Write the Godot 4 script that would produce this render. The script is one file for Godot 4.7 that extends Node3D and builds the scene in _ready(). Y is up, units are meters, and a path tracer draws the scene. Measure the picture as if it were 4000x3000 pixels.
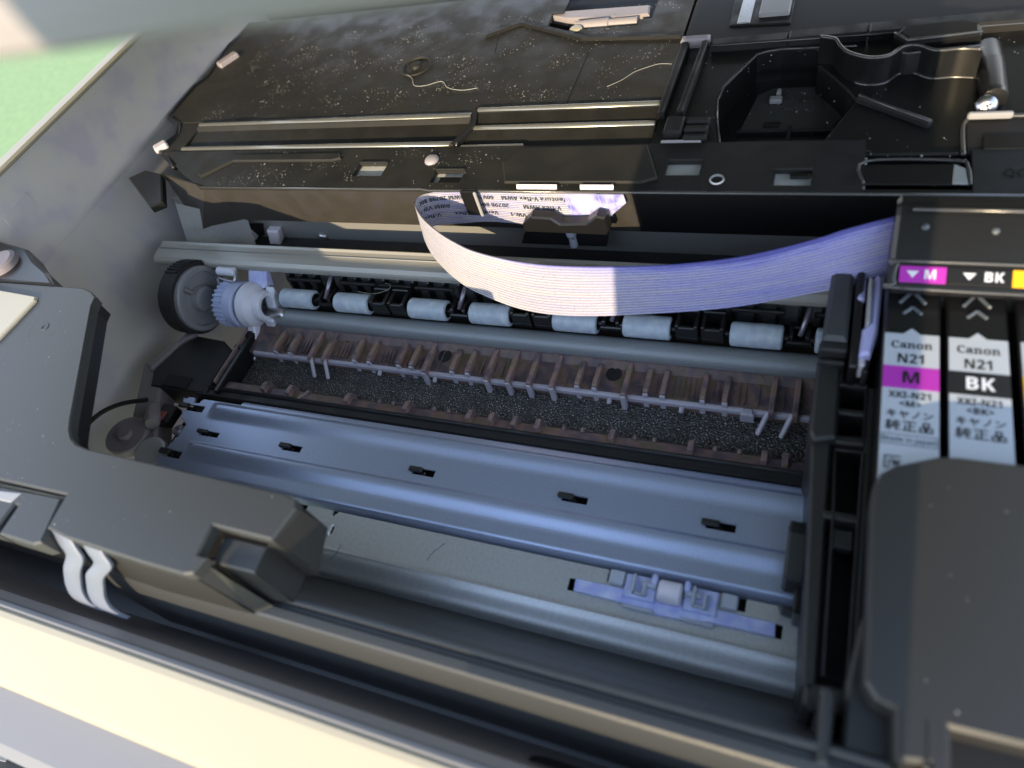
extends Node3D
# All measures below are millimetres; MB scales them to metres when a mesh is made.
const MM := 0.001
var M := {}
var used := {}
var caps := {}
var rng := RandomNumberGenerator.new()

# ---------------------------------------------------------------- mesh helpers
class MB:
	var st := SurfaceTool.new()
	var sg := -1
	var grp := 0
	func _init() -> void:
		st.begin(Mesh.PRIMITIVE_TRIANGLES)
	func flat() -> MB:
		sg = -1
		return self
	func smooth() -> MB:
		grp += 1
		sg = grp
		return self
	# a, b, c run counter-clockwise seen from outside
	func tri(a: Vector3, b: Vector3, c: Vector3, ua := Vector2.ZERO, ub := Vector2.ZERO, uc := Vector2.ZERO) -> void:
		st.set_smooth_group(sg if sg >= 0 else 0xFFFFFFFF)
		st.set_uv(ua); st.add_vertex(a * MM)
		st.set_uv(uc); st.add_vertex(c * MM)
		st.set_uv(ub); st.add_vertex(b * MM)
	func quad(a: Vector3, b: Vector3, c: Vector3, d: Vector3) -> void:
		tri(a, b, c); tri(a, c, d)
	# chamfered box
	func box(c: Vector3, s: Vector3, ch := 0.3, b := Basis()) -> MB:
		flat()
		var h := s * 0.5
		ch = minf(ch, minf(h.x, minf(h.y, h.z)) * 0.9)
		var p := func(sx: int, sy: int, sz: int, ax: int) -> Vector3:
			var v := Vector3(sx * (h.x - (0.0 if ax == 0 else ch)), sy * (h.y - (0.0 if ax == 1 else ch)), sz * (h.z - (0.0 if ax == 2 else ch)))
			return c + b * v
		for s1 in [-1, 1]:
			_f(p.call(s1, -1, -1, 0), p.call(s1, 1, -1, 0), p.call(s1, 1, 1, 0), p.call(s1, -1, 1, 0), s1 > 0)
			_f(p.call(-1, s1, -1, 1), p.call(-1, s1, 1, 1), p.call(1, s1, 1, 1), p.call(1, s1, -1, 1), s1 > 0)
			_f(p.call(-1, -1, s1, 2), p.call(1, -1, s1, 2), p.call(1, 1, s1, 2), p.call(-1, 1, s1, 2), s1 > 0)
		if ch > 0.0:
			for s1 in [-1, 1]:
				for s2 in [-1, 1]:
					_f(p.call(s1, s2, -1, 0), p.call(s1, s2, -1, 1), p.call(s1, s2, 1, 1), p.call(s1, s2, 1, 0), s1 * s2 > 0)
					_f(p.call(s1, -1, s2, 0), p.call(s1, 1, s2, 0), p.call(s1, 1, s2, 2), p.call(s1, -1, s2, 2), s1 * s2 > 0)
					_f(p.call(-1, s1, s2, 1), p.call(-1, s1, s2, 2), p.call(1, s1, s2, 2), p.call(1, s1, s2, 1), s1 * s2 > 0)
					for s3 in [-1, 1]:
						var a: Vector3 = p.call(s1, s2, s3, 0)
						var d: Vector3 = p.call(s1, s2, s3, 1)
						var e: Vector3 = p.call(s1, s2, s3, 2)
						if s1 * s2 * s3 > 0: tri(a, d, e)
						else: tri(a, e, d)
		return self
	func _f(a: Vector3, b: Vector3, c: Vector3, d: Vector3, fwd: bool) -> void:
		if fwd: quad(a, b, c, d)
		else: quad(d, c, b, a)
	# polygon in 2D, placed by an axes function (Vector2, height) -> Vector3; extruded from lo to hi with a chamfer at hi (and at lo)
	func prism(poly: PackedVector2Array, at: Callable, lo: float, hi: float, ch := 0.0, ch_lo := 0.0) -> MB:
		flat()
		var n := poly.size()
		var area := 0.0
		for i in n: area += poly[i].cross(poly[(i + 1) % n])
		if area < 0.0: poly.reverse()
		var handed := ((at.call(Vector2(1, 0), 0.0) - at.call(Vector2.ZERO, 0.0)) as Vector3).cross(at.call(Vector2(0, 1), 0.0) - at.call(Vector2.ZERO, 0.0)).dot(at.call(Vector2.ZERO, 1.0) - at.call(Vector2.ZERO, 0.0)) > 0.0
		var ins := func(k: float) -> PackedVector2Array:
			var r := PackedVector2Array()
			for i in n:
				var e0 := (poly[i] - poly[(i + n - 1) % n]).normalized()
				var e1 := (poly[(i + 1) % n] - poly[i]).normalized()
				var n0 := Vector2(-e0.y, e0.x)
				var n1 := Vector2(-e1.y, e1.x)
				var m := (n0 + n1)
				r.append(poly[i] + m / maxf(0.35, 1.0 + n0.dot(n1)) * k)
			return r
		var rings := []
		if ch_lo > 0.0: rings.append([ins.call(ch_lo), lo])
		rings.append([poly, lo + ch_lo])
		rings.append([poly, hi - ch])
		if ch > 0.0: rings.append([ins.call(ch), hi])
		for k in rings.size() - 1:
			for i in n:
				var j := (i + 1) % n
				_f(at.call(rings[k][0][i], rings[k][1]), at.call(rings[k][0][j], rings[k][1]), at.call(rings[k + 1][0][j], rings[k + 1][1]), at.call(rings[k + 1][0][i], rings[k + 1][1]), handed)
		for e in [[rings[0], false], [rings[-1], true]]:
			var pl: PackedVector2Array = e[0][0]
			var ix := Geometry2D.triangulate_polygon(pl)
			for t in range(0, ix.size(), 3):
				var q := [pl[ix[t]], pl[ix[t + 1]], pl[ix[t + 2]]]
				if (q[1] - q[0]).cross(q[2] - q[0]) < 0.0: q.reverse()
				if e[1] == handed: tri(at.call(q[0], e[0][1]), at.call(q[1], e[0][1]), at.call(q[2], e[0][1]))
				else: tri(at.call(q[2], e[0][1]), at.call(q[1], e[0][1]), at.call(q[0], e[0][1]))
		return self
	# a sheet over a grid; f(u, v) -> point, hole(u, v) -> bool for cells left out; thick along -n
	func sheet(us: Array, vs: Array, f: Callable, thick := 0.0, n := Vector3.UP, hole = null, soft := true) -> MB:
		var nu := us.size() - 1
		var nv := vs.size() - 1
		var out := func(i: int, j: int) -> bool:
			if i < 0 or j < 0 or i >= nu or j >= nv: return true
			return hole != null and hole.call((us[i] + us[i + 1]) * 0.5, (vs[j] + vs[j + 1]) * 0.5)
		var pts := []
		for u in us:
			var row := []
			for v in vs: row.append(f.call(u, v))
			pts.append(row)
		var fw: bool = ((pts[1][0] - pts[0][0]) as Vector3).cross(pts[0][1] - pts[0][0]).dot(n) > 0.0
		var keep := []
		for i in nu:
			for j in nv:
				if not out.call(i, j): keep.append([i, j])
		if soft: smooth()
		else: flat()
		for k in keep:
			var i: int = k[0]
			var j: int = k[1]
			_g(pts[i][j], pts[i + 1][j], pts[i + 1][j + 1], pts[i][j + 1], fw, Vector2(us[i], vs[j]), Vector2(us[i + 1], vs[j + 1]))
		if thick > 0.0:
			var d := -n * thick
			if soft: smooth()
			for k in keep:
				var i: int = k[0]
				var j: int = k[1]
				_f(pts[i][j] + d, pts[i + 1][j] + d, pts[i + 1][j + 1] + d, pts[i][j + 1] + d, not fw)
			flat()
			for k in keep:
				var i: int = k[0]
				var j: int = k[1]
				if out.call(i - 1, j): _f(pts[i][j], pts[i][j + 1], pts[i][j + 1] + d, pts[i][j] + d, fw)
				if out.call(i + 1, j): _f(pts[i + 1][j + 1], pts[i + 1][j], pts[i + 1][j] + d, pts[i + 1][j + 1] + d, fw)
				if out.call(i, j - 1): _f(pts[i + 1][j], pts[i][j], pts[i][j] + d, pts[i + 1][j] + d, fw)
				if out.call(i, j + 1): _f(pts[i][j + 1], pts[i + 1][j + 1], pts[i + 1][j + 1] + d, pts[i][j + 1] + d, fw)
		return self
	func _g(a: Vector3, b: Vector3, c: Vector3, d: Vector3, fwd: bool, u0: Vector2, u1: Vector2) -> void:
		var ua := u0
		var ub := Vector2(u1.x, u0.y)
		var ud := Vector2(u0.x, u1.y)
		if fwd:
			tri(a, b, c, ua, ub, u1); tri(a, c, d, ua, u1, ud)
		else:
			tri(a, c, b, ua, u1, ub); tri(a, d, c, ua, ud, u1)
	# turned shape about the axis from p in direction d; prof: [[along, radius], ...]
	func lathe(p: Vector3, d: Vector3, prof: Array, seg := 28, soft := false) -> MB:
		d = d.normalized()
		var x := d.cross(Vector3.UP if absf(d.y) < 0.9 else Vector3.RIGHT).normalized()
		var y := d.cross(x)
		for k in prof.size() - 1:
			if not soft or k == 0: smooth()
			for i in seg:
				var a := TAU * i / seg
				var b := TAU * (i + 1) / seg
				var ra := x * cos(a) + y * sin(a)
				var rb := x * cos(b) + y * sin(b)
				var q0: Vector3 = p + d * prof[k][0]
				var q1: Vector3 = p + d * prof[k + 1][0]
				var A: Vector3 = q0 + ra * prof[k][1]
				var B: Vector3 = q0 + rb * prof[k][1]
				var C: Vector3 = q1 + rb * prof[k + 1][1]
				var D: Vector3 = q1 + ra * prof[k + 1][1]
				if prof[k][1] > 0.0: tri(A, B, C)
				if prof[k + 1][1] > 0.0: tri(A, C, D)
		return self
	func tube(pts: Array, r: float, seg := 6) -> MB:
		smooth()
		var rings := []
		var side := Vector3.ZERO
		for i in pts.size():
			var t: Vector3 = (pts[mini(i + 1, pts.size() - 1)] - pts[maxi(i - 1, 0)]).normalized()
			if side == Vector3.ZERO: side = t.cross(Vector3.UP if absf(t.y) < 0.9 else Vector3.RIGHT)
			side = (side - t * side.dot(t)).normalized()
			var o := t.cross(side)
			var ring := []
			for k in seg: ring.append(pts[i] + (side * cos(TAU * k / seg) + o * sin(TAU * k / seg)) * r)
			rings.append(ring)
		for i in pts.size() - 1:
			for k in seg:
				var l := (k + 1) % seg
				quad(rings[i][k], rings[i][l], rings[i + 1][l], rings[i + 1][k])
		for e in [[rings[0], false], [rings[-1], true]]:
			for k in range(1, seg - 1): 
				if e[1]: tri(e[0][0], e[0][k], e[0][k + 1])
				else: tri(e[0][0], e[0][k + 1], e[0][k])
		return self

func XZ(p: Vector2, h: float) -> Vector3: return Vector3(p.x, h, p.y)      # plan outline, extruded upwards
func ZY(p: Vector2, h: float) -> Vector3: return Vector3(h, p.y, p.x)      # cross-section (z, y), extruded along x
func XY(p: Vector2, h: float) -> Vector3: return Vector3(p.x, p.y, h)      # front outline, extruded towards the viewer

func pv(a: Array) -> PackedVector2Array:
	var r := PackedVector2Array()
	for i in range(0, a.size(), 2): r.append(Vector2(a[i], a[i + 1]))
	return r

func rng_steps(a: float, b: float, n: int) -> Array:
	var r := []
	for i in n + 1: r.append(lerpf(a, b, float(i) / n))
	return r

func with_cuts(base: Array, cuts: Array) -> Array:
	var r := base.duplicate()
	for c in cuts:
		if c > base[0] and c < base[-1]: r.append(c)
	r.sort()
	var o := [r[0]]
	for x in r:
		if x - o[-1] > 0.02: o.append(x)
	return o

# ---------------------------------------------------------------- naming helpers
func numbered(called: String) -> String:
	if not used.has(called):
		used[called] = 0
		return called
	used[called] += 1
	return "%s_%03d" % [called, used[called]]

func thing(called: String, label: String, category: String, at: Vector3, group := "") -> Node3D:
	var o := Node3D.new()
	o.name = numbered(called)
	add_child(o, true)
	o.position = at * MM
	tag(o, label, category, group)
	return o

func tag(o: Node3D, label: String, category: String, group := "") -> Node3D:
	o.set_meta("label", label)
	o.set_meta("category", category)
	if group: o.set_meta("group", group)
	return o

# commits a builder as ONE named mesh; its vertices are given in the printer's own axes
func part(called: String, mb: MB, mat: Material, parent: Node3D, label := "") -> MeshInstance3D:
	mb.st.generate_normals()
	var me := mb.st.commit()
	return put(called, me, mat, parent, label)

func put(called: String, me: Mesh, mat: Material, parent: Node3D, label := "") -> MeshInstance3D:
	var o := MeshInstance3D.new()
	o.name = called if parent != self else numbered(called)
	o.mesh = me
	o.material_override = mat
	parent.add_child(o, true)
	var p := Vector3.ZERO
	var q: Node = parent
	while q != self and q != null:
		p += (q as Node3D).position
		q = q.get_parent()
	o.position = -p
	if label: o.set_meta("label", label)
	return o

func stuff(o: Node3D) -> Node3D:
	o.set_meta("kind", "stuff")
	return o

# ---------------------------------------------------------------- materials
func noise(freq: float, oct := 3, seed_ := 1, type := FastNoiseLite.TYPE_SIMPLEX_SMOOTH) -> FastNoiseLite:
	var n := FastNoiseLite.new()
	n.seed = seed_
	n.noise_type = type
	n.frequency = freq
	n.fractal_octaves = oct
	return n

func ntex(freq: float, oct: int, seed_: int, ramp: Array = [], size := 512, type := FastNoiseLite.TYPE_SIMPLEX_SMOOTH) -> NoiseTexture2D:
	var t := NoiseTexture2D.new()
	t.width = size
	t.height = size
	t.seamless = true
	t.noise = noise(freq, oct, seed_, type)
	if ramp:
		var g := Gradient.new()
		var off := PackedFloat32Array()
		var col := PackedColorArray()
		for r in ramp:
			off.append(r[0])
			col.append((r[1] as Color).linear_to_srgb())
		g.offsets = off
		g.colors = col
		t.color_ramp = g
	return t

func C(r: float, g: float, b: float) -> Color: return Color(r, g, b)

# linear base colour; opts: tex, tex_scale (tiles per metre), bump, bump_scale, bump_depth (mm), rough_tex, spec, metal
func mat(key: String, col: Color, rough: float, o := {}) -> StandardMaterial3D:
	var m := StandardMaterial3D.new()
	m.resource_name = key
	m.albedo_color = col.linear_to_srgb()
	m.roughness = rough
	m.metallic = o.get("metal", 0.0)
	m.metallic_specular = o.get("spec", 0.5)
	m.uv1_triplanar = not o.get("uv", false)
	m.uv1_world_triplanar = not o.get("uv", false)
	m.uv1_scale = Vector3.ONE * o.get("scale", 20.0) if not o.get("uv", false) else Vector3.ONE
	if o.has("tex"):
		m.albedo_texture = o.tex
		m.albedo_color = Color.WHITE
	if o.has("bump"):
		m.heightmap_enabled = true
		m.heightmap_texture = o.bump
		m.heightmap_scale = o.get("depth", 0.05) * 0.1
	if o.has("rtex"):
		m.roughness_texture = o.rtex
		m.roughness_texture_channel = BaseMaterial3D.TEXTURE_CHANNEL_RED
		m.roughness = 1.0
	if o.has("glow"): m.backlight_enabled = true; m.backlight = o.glow
	M[key] = m
	return m

func materials() -> void:
	var grain := ntex(0.11, 2, 3)
	var fine := ntex(0.25, 2, 5)
	var smear := ntex(0.012, 4, 8, [[0.25, C(0.22, 0.22, 0.22)], [0.75, C(0.5, 0.5, 0.5)]])
	mat("black_grained", C(0.042, 0.0445, 0.0455), 0.42, {"bump": grain, "depth": 0.03, "scale": 28.0})
	mat("black_satin", C(0.009, 0.009, 0.0095), 0.3, {"bump": fine, "depth": 0.004, "scale": 25.0})
	mat("black_cover", C(0.022, 0.022, 0.0215), 0.45, {"bump": grain, "depth": 0.03, "scale": 28.0})  # darker copy of the bezel plastic; shade on right bezel and flank painted in
	mat("bounce_liner", C(0.34, 0.34, 0.34), 0.6)  # mid grey picked for the light it bounces into the printer
	mat("seal_grey", C(0.16, 0.16, 0.165), 0.75)
	mat("strip_shade_grey", C(0.2, 0.195, 0.2), 0.5)  # shade on the lower strip, put into its colour
	mat("strap", C(0.16, 0.18, 0.23), 0.4)
	mat("black_gloss", C(0.009, 0.009, 0.0095), 0.3, {"rtex": smear, "scale": 12.0})
	mat("black_matt", C(0.011, 0.011, 0.012), 0.6)
	mat("black_deep", C(0.004, 0.004, 0.0045), 0.7)
	var dusty := ntex(0.008, 4, 21, [[0.0, C(0.015, 0.0147, 0.0128)], [0.6, C(0.018, 0.0176, 0.0152)], [1.0, C(0.025, 0.024, 0.0205)]])
	mat("black_dusty", C(0.02, 0.02, 0.02), 0.3, {"tex": dusty, "rtex": smear, "scale": 9.0})
	mat("face_lit_dusty", C(0.05, 0.046, 0.042), 0.4, {"tex": ntex(0.012, 3, 33, [[0.2, C(0.042, 0.039, 0.035)], [0.6, C(0.05, 0.046, 0.042)], [0.9, C(0.052, 0.046, 0.056)]]), "scale": 14.0})  # sunlit tone of the drop face; its right half gets a darker material
	mat("cream", C(0.36, 0.325, 0.245), 0.45, {"bump": fine, "depth": 0.01, "scale": 20.0})
	mat("cover_grey", C(0.34, 0.315, 0.35), 0.5, {"bump": fine, "depth": 0.01, "scale": 20.0})
	mat("zinc_pale", C(0.7, 0.72, 0.72), 0.45, {"metal": 0.3})
	mat("flank_grey", C(0.2, 0.185, 0.175), 0.4)
	mat("crest_highlight", C(0.3, 0.3, 0.28), 0.27, {"metal": 0.6})  # paler metallic than the black ridges; their highlight is put into the material
	mat("edge_shine", C(0.12, 0.12, 0.12), 0.22, {"metal": 0.6})  # pale metallic tone that paints bright highlight lines along black edges
	mat("grey_plastic", C(0.34, 0.34, 0.35), 0.5)
	mat("wall_grey", C(0.3, 0.29, 0.31), 0.42, {"tex": ntex(0.008, 3, 14, [[0.2, C(0.47, 0.45, 0.52)], [0.45, C(0.54, 0.525, 0.535)], [0.7, C(0.56, 0.545, 0.53)], [0.95, C(0.58, 0.53, 0.53)]]), "scale": 9.0})
	mat("sticker", C(0.5, 0.47, 0.38), 0.4)
	# galvanised sheet under a mist of blue ink
	var zinc := ntex(0.13, 3, 41, [[0.1, C(0.35, 0.40, 0.57)], [0.5, C(0.40, 0.46, 0.62)], [0.85, C(0.47, 0.52, 0.66)]])
	mat("zinc_blue", C(0.3, 0.35, 0.6), 0.36, {"tex": zinc, "metal": 0.6, "bump": fine, "depth": 0.004, "scale": 22.0})
	var zinc2 := ntex(0.06, 4, 47, [[0.1, C(0.48, 0.49, 0.51)], [0.5, C(0.54, 0.55, 0.56)], [0.9, C(0.58, 0.58, 0.61)]])
	mat("zinc_grey", C(0.45, 0.46, 0.5), 0.42, {"tex": zinc2, "metal": 0.6, "bump": fine, "depth": 0.006, "scale": 22.0})
	mat("steel", C(0.6, 0.6, 0.6), 0.3, {"metal": 0.95})
	mat("rail_steel", C(0.4, 0.39, 0.355), 0.38, {"metal": 0.25, "bump": fine, "depth": 0.003, "scale": 15.0})
	mat("rear_steel", C(0.36, 0.36, 0.35), 0.45, {"metal": 0.5})
	# platen plastic stained by ink mist and fibres
	var plat := ntex(0.011, 4, 52, [[0.15, C(0.08, 0.066, 0.075)], [0.4, C(0.17, 0.125, 0.135)], [0.56, C(0.26, 0.165, 0.15)], [0.75, C(0.2, 0.15, 0.09)], [0.95, C(0.27, 0.22, 0.26)]])
	mat("platen_brown", C(0.1, 0.07, 0.08), 0.42, {"tex": plat, "bump": fine, "depth": 0.02, "scale": 18.0})
	mat("platen_bank", C(0.1, 0.07, 0.08), 0.42, {"tex": ntex(0.011, 4, 57, [[0.15, C(0.05, 0.04, 0.05)], [0.4, C(0.095, 0.068, 0.08)], [0.56, C(0.17, 0.10, 0.09)], [0.75, C(0.10, 0.08, 0.045)], [0.95, C(0.13, 0.105, 0.14)]]), "bump": fine, "depth": 0.02, "scale": 15.0})
	mat("rib_tip", C(0.38, 0.36, 0.42), 0.4)  # pale tone mixes ink dust with the sky-lit look of the front faces
	mat("foam", C(0.012, 0.012, 0.012), 0.3, {"tex": ntex(0.09, 2, 61, [[0.5, C(0.006, 0.006, 0.006)], [0.66, C(0.016, 0.016, 0.015)], [0.78, C(0.5, 0.49, 0.44)]], 512), "bump": ntex(0.08, 2, 62), "depth": 0.9, "scale": 26.0, "spec": 0.8})  # pale specks in the texture are painted glints
	mat("shaft_grit", C(0.15, 0.17, 0.19), 0.45, {"tex": ntex(0.2, 2, 66, [[0.3, C(0.18, 0.20, 0.215)], [0.7, C(0.31, 0.335, 0.35)]]), "bump": grain, "depth": 0.06, "scale": 30.0, "metal": 0.3})
	mat("roller_blue", C(0.45, 0.6, 0.75), 0.38, {"tex": ntex(0.03, 3, 71, [[0.2, C(0.36, 0.42, 0.53)], [0.5, C(0.42, 0.49, 0.56)], [0.75, C(0.47, 0.54, 0.59)], [0.95, C(0.66, 0.69, 0.71)]]), "scale": 14.0, "bump": fine, "depth": 0.02})
	mat("gear_blue", C(0.42, 0.48, 0.70), 0.4)
	mat("holder_white", C(0.66, 0.68, 0.78), 0.4)
	mat("cell_grey", C(0.10, 0.105, 0.10), 0.35)  # lighter grey holds the sky-lit look of the back plate
	mat("wheel_dark", C(0.25, 0.255, 0.28), 0.4)
	mat("belt", C(0.015, 0.015, 0.016), 0.7)
	mat("nylon_blue", C(0.48, 0.53, 0.82), 0.4, {"tex": ntex(0.015, 3, 77, [[0.2, C(0.38, 0.42, 0.78)], [0.6, C(0.5, 0.55, 0.82)], [0.9, C(0.62, 0.66, 0.85)]]), "scale": 20.0})
	mat("nylon_white", C(0.72, 0.68, 0.74), 0.35)
	mat("nylon_grey", C(0.42, 0.45, 0.52), 0.35)
	mat("pin_steel", C(0.28, 0.26, 0.32), 0.3, {"metal": 0.6})
	mat("grey_pink", C(0.23, 0.20, 0.22), 0.5)
	mat("label_white", C(0.44, 0.475, 0.52), 0.3)
	mat("label_magenta", C(0.42, 0.035, 0.40), 0.35)
	mat("label_yellow", C(0.85, 0.48, 0.02), 0.35)
	mat("print_black", C(0.012, 0.012, 0.014), 0.4)
	mat("print_blue", C(0.03, 0.045, 0.06), 0.5)
	mat("print_white", C(0.72, 0.74, 0.8), 0.4)
	mat("tank_black", C(0.01, 0.01, 0.011), 0.22)
	mat("clear_chip", C(0.09, 0.105, 0.12), 0.2)
	mat("screw", C(0.5, 0.5, 0.55), 0.25, {"metal": 1.0})
	mat("hair", C(0.22, 0.2, 0.16), 0.5)
	mat("fibre", C(0.14, 0.12, 0.12), 0.6)
	mat("dust", C(0.36, 0.36, 0.34), 0.8)
	mat("red", C(0.25, 0.05, 0.05), 0.5)
	mat("latch_violet", C(0.45, 0.45, 0.75), 0.4)
	mat("window_smoke", C(0.05, 0.05, 0.05), 0.25)
	mat("ground_green", C(0.33, 0.55, 0.26), 0.9, {"tex": ntex(0.03, 4, 91, [[0.2, C(0.20, 0.275, 0.115)], [0.8, C(0.23, 0.315, 0.135)]]), "scale": 6.0})

# ---------------------------------------------------------------- lettering
func font(bold := true, serif := false) -> SystemFont:
	var f := SystemFont.new()
	f.font_names = PackedStringArray(["Droid Serif" if serif else "Droid Sans"])
	f.font_weight = 700 if bold else 400
	return f

# TextMesh in its own units; cap(f) tells how tall its capitals are
func text_mesh(s: String, f: Font) -> TextMesh:
	var t := TextMesh.new()
	t.text = s
	t.font = f
	t.font_size = 64
	t.pixel_size = 0.01
	if not caps.has(f):
		t.text = "H"
		caps[f] = t.get_aabb().size.y
		t.text = s
	t.depth = 0.02
	t.curve_step = 4.0
	return t

# lettering on a face: at its middle, xd along the line, yd up the letters
func lettering(called: String, s: String, h: float, at: Vector3, xd: Vector3, yd: Vector3, m: Material, parent: Node3D, f: Font, wide := 0.0) -> MeshInstance3D:
	var o := put(called, text_mesh(s, f), m, parent)
	xd = xd.normalized()
	yd = (yd - xd * yd.dot(xd)).normalized()
	var ky: float = h * MM / caps[f]
	var k: float = ky if wide <= 0.0 else wide * MM / o.mesh.get_aabb().size.x
	o.basis = Basis(xd * k, yd * ky, xd.cross(yd) * MM * 3.0)
	o.position += at * MM
	return o

# strokes for characters that the fonts lack: polylines in a unit square (y down)
func strokes(called: String, lines: Array, size: float, w: float, at: Vector3, m: Material, parent: Node3D) -> void:
	var b := MB.new()
	for l in lines:
		for i in range(0, l.size() - 2, 2):
			var p := Vector2(l[i], l[i + 1]) * size
			var q := Vector2(l[i + 2], l[i + 3]) * size
			var d := (q - p).normalized() * w * 0.4
			var s := Vector2(-d.y, d.x).normalized() * w * 0.5
			p -= d
			q += d
			var y := at.y + 0.03 + 0.0015 * i
			b.flat()
			b.quad(Vector3(at.x + p.x + s.x, y, at.z + p.y + s.y), Vector3(at.x + q.x + s.x, y, at.z + q.y + s.y), Vector3(at.x + q.x - s.x, y, at.z + q.y - s.y), Vector3(at.x + p.x - s.x, y, at.z + p.y - s.y))
	part(called, b, m, parent)

# ================================================================ the scene
func _ready() -> void:
	rng.seed = 7
	var cam := Camera3D.new()
	cam.name = "camera"
	cam.transform = Transform3D(Basis(Vector3(0.91938, -0.24906, -0.30449), Vector3(-0.10991, 0.58058, -0.80675), Vector3(0.37770, 0.77518, 0.50640)).orthonormalized(), Vector3(0, 0.2077, 0))
	var at := CameraAttributesPhysical.new()
	at.frustum_focal_length = 22.36
	at.exposure_aperture = 8.5
	at.frustum_focus_distance = 0.285
	cam.attributes = at
	cam.fov = 56.44
	cam.near = 0.005
	cam.far = 200.0
	add_child(cam)
	cam.fov = 56.44
	cam.current = true
	var we := WorldEnvironment.new()
	we.name = "environment"
	var env := Environment.new()
	env.background_mode = Environment.BG_SKY
	var sky := Sky.new()
	var sm := ProceduralSkyMaterial.new()
	sm.sky_top_color = Color(0.58, 0.67, 0.80)
	sm.sky_horizon_color = Color(0.93, 0.93, 0.92)
	sm.sky_curve = 0.25
	sm.ground_bottom_color = Color(0.35, 0.38, 0.3)
	sm.ground_horizon_color = Color(0.5, 0.52, 0.48)
	sm.sky_energy_multiplier = 1.6
	sky.sky_material = sm
	env.sky = sky
	env.tonemap_mode = Environment.TONE_MAPPER_LINEAR
	env.tonemap_exposure = 1.4
	env.sdfgi_enabled = true
	env.ssao_enabled = true
	env.ssil_enabled = true
	we.environment = env
	add_child(we)
	var sun := DirectionalLight3D.new()
	sun.name = "sun"
	sun.light_energy = 1.6
	sun.light_color = Color(1.0, 0.90, 0.73)
	sun.light_angular_distance = 0.5
	sun.shadow_enabled = true
	sun.basis = Basis.looking_at(Vector3(0.1, -1.0, -2.75).normalized(), Vector3.UP)
	add_child(sun)
	materials()
	setting()
	housing()
	cover()
	upper_panel()
	rear()
	platen()
	rollers()
	left_gears()
	metal_plates()
	carriage()
	tanks()
	cable()
	litter()

# ---------------------------------------------------------------- surroundings
func setting() -> void:
	var b := MB.new()
	b.sheet([-30000.0, -900.0, 900.0, 30000.0], [-30000.0, -900.0, 900.0, 30000.0], func(u, v): return Vector3(u, -92.0, v))
	var g := part("ground", b, M.ground_green, self)
	g.set_meta("kind", "structure")
	tag(g, "pale green ground seen beside the left wall of the printer", "ground")
	# the phone that takes the picture; its shadow lies over the middle of the printer
	var up := Vector3(0, 0.68, -0.733)
	var back := Vector3(0, 0.733, 0.68)
	var bs := Basis(Vector3.RIGHT, up, Vector3.RIGHT.cross(up))
	var o := Vector3(0, 207.7, 0) + back * 9.0
	var t := thing("smartphone", "dark smartphone held over the front of the printer, just outside the frame", "phone", o)
	part("case", MB.new().box(o + Vector3(-27, 0, 0) - up * 64.0, Vector3(90, 204, 8.5), 2.0, bs), M.black_satin, t)
	part("added_flap", MB.new().box(o + Vector3(-98, 0, 0) - up * 156.0, Vector3(72, 20, 3), 1.0, bs), M.black_satin, t)  # added flap, out of view, shaped to keep sun off the pinch rollers
	part("screen", MB.new().box(o + Vector3(-27, 0, 0) - up * 64.0 + back * 4.4, Vector3(84, 196, 0.6), 0.2, bs), M.black_gloss, t)

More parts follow.
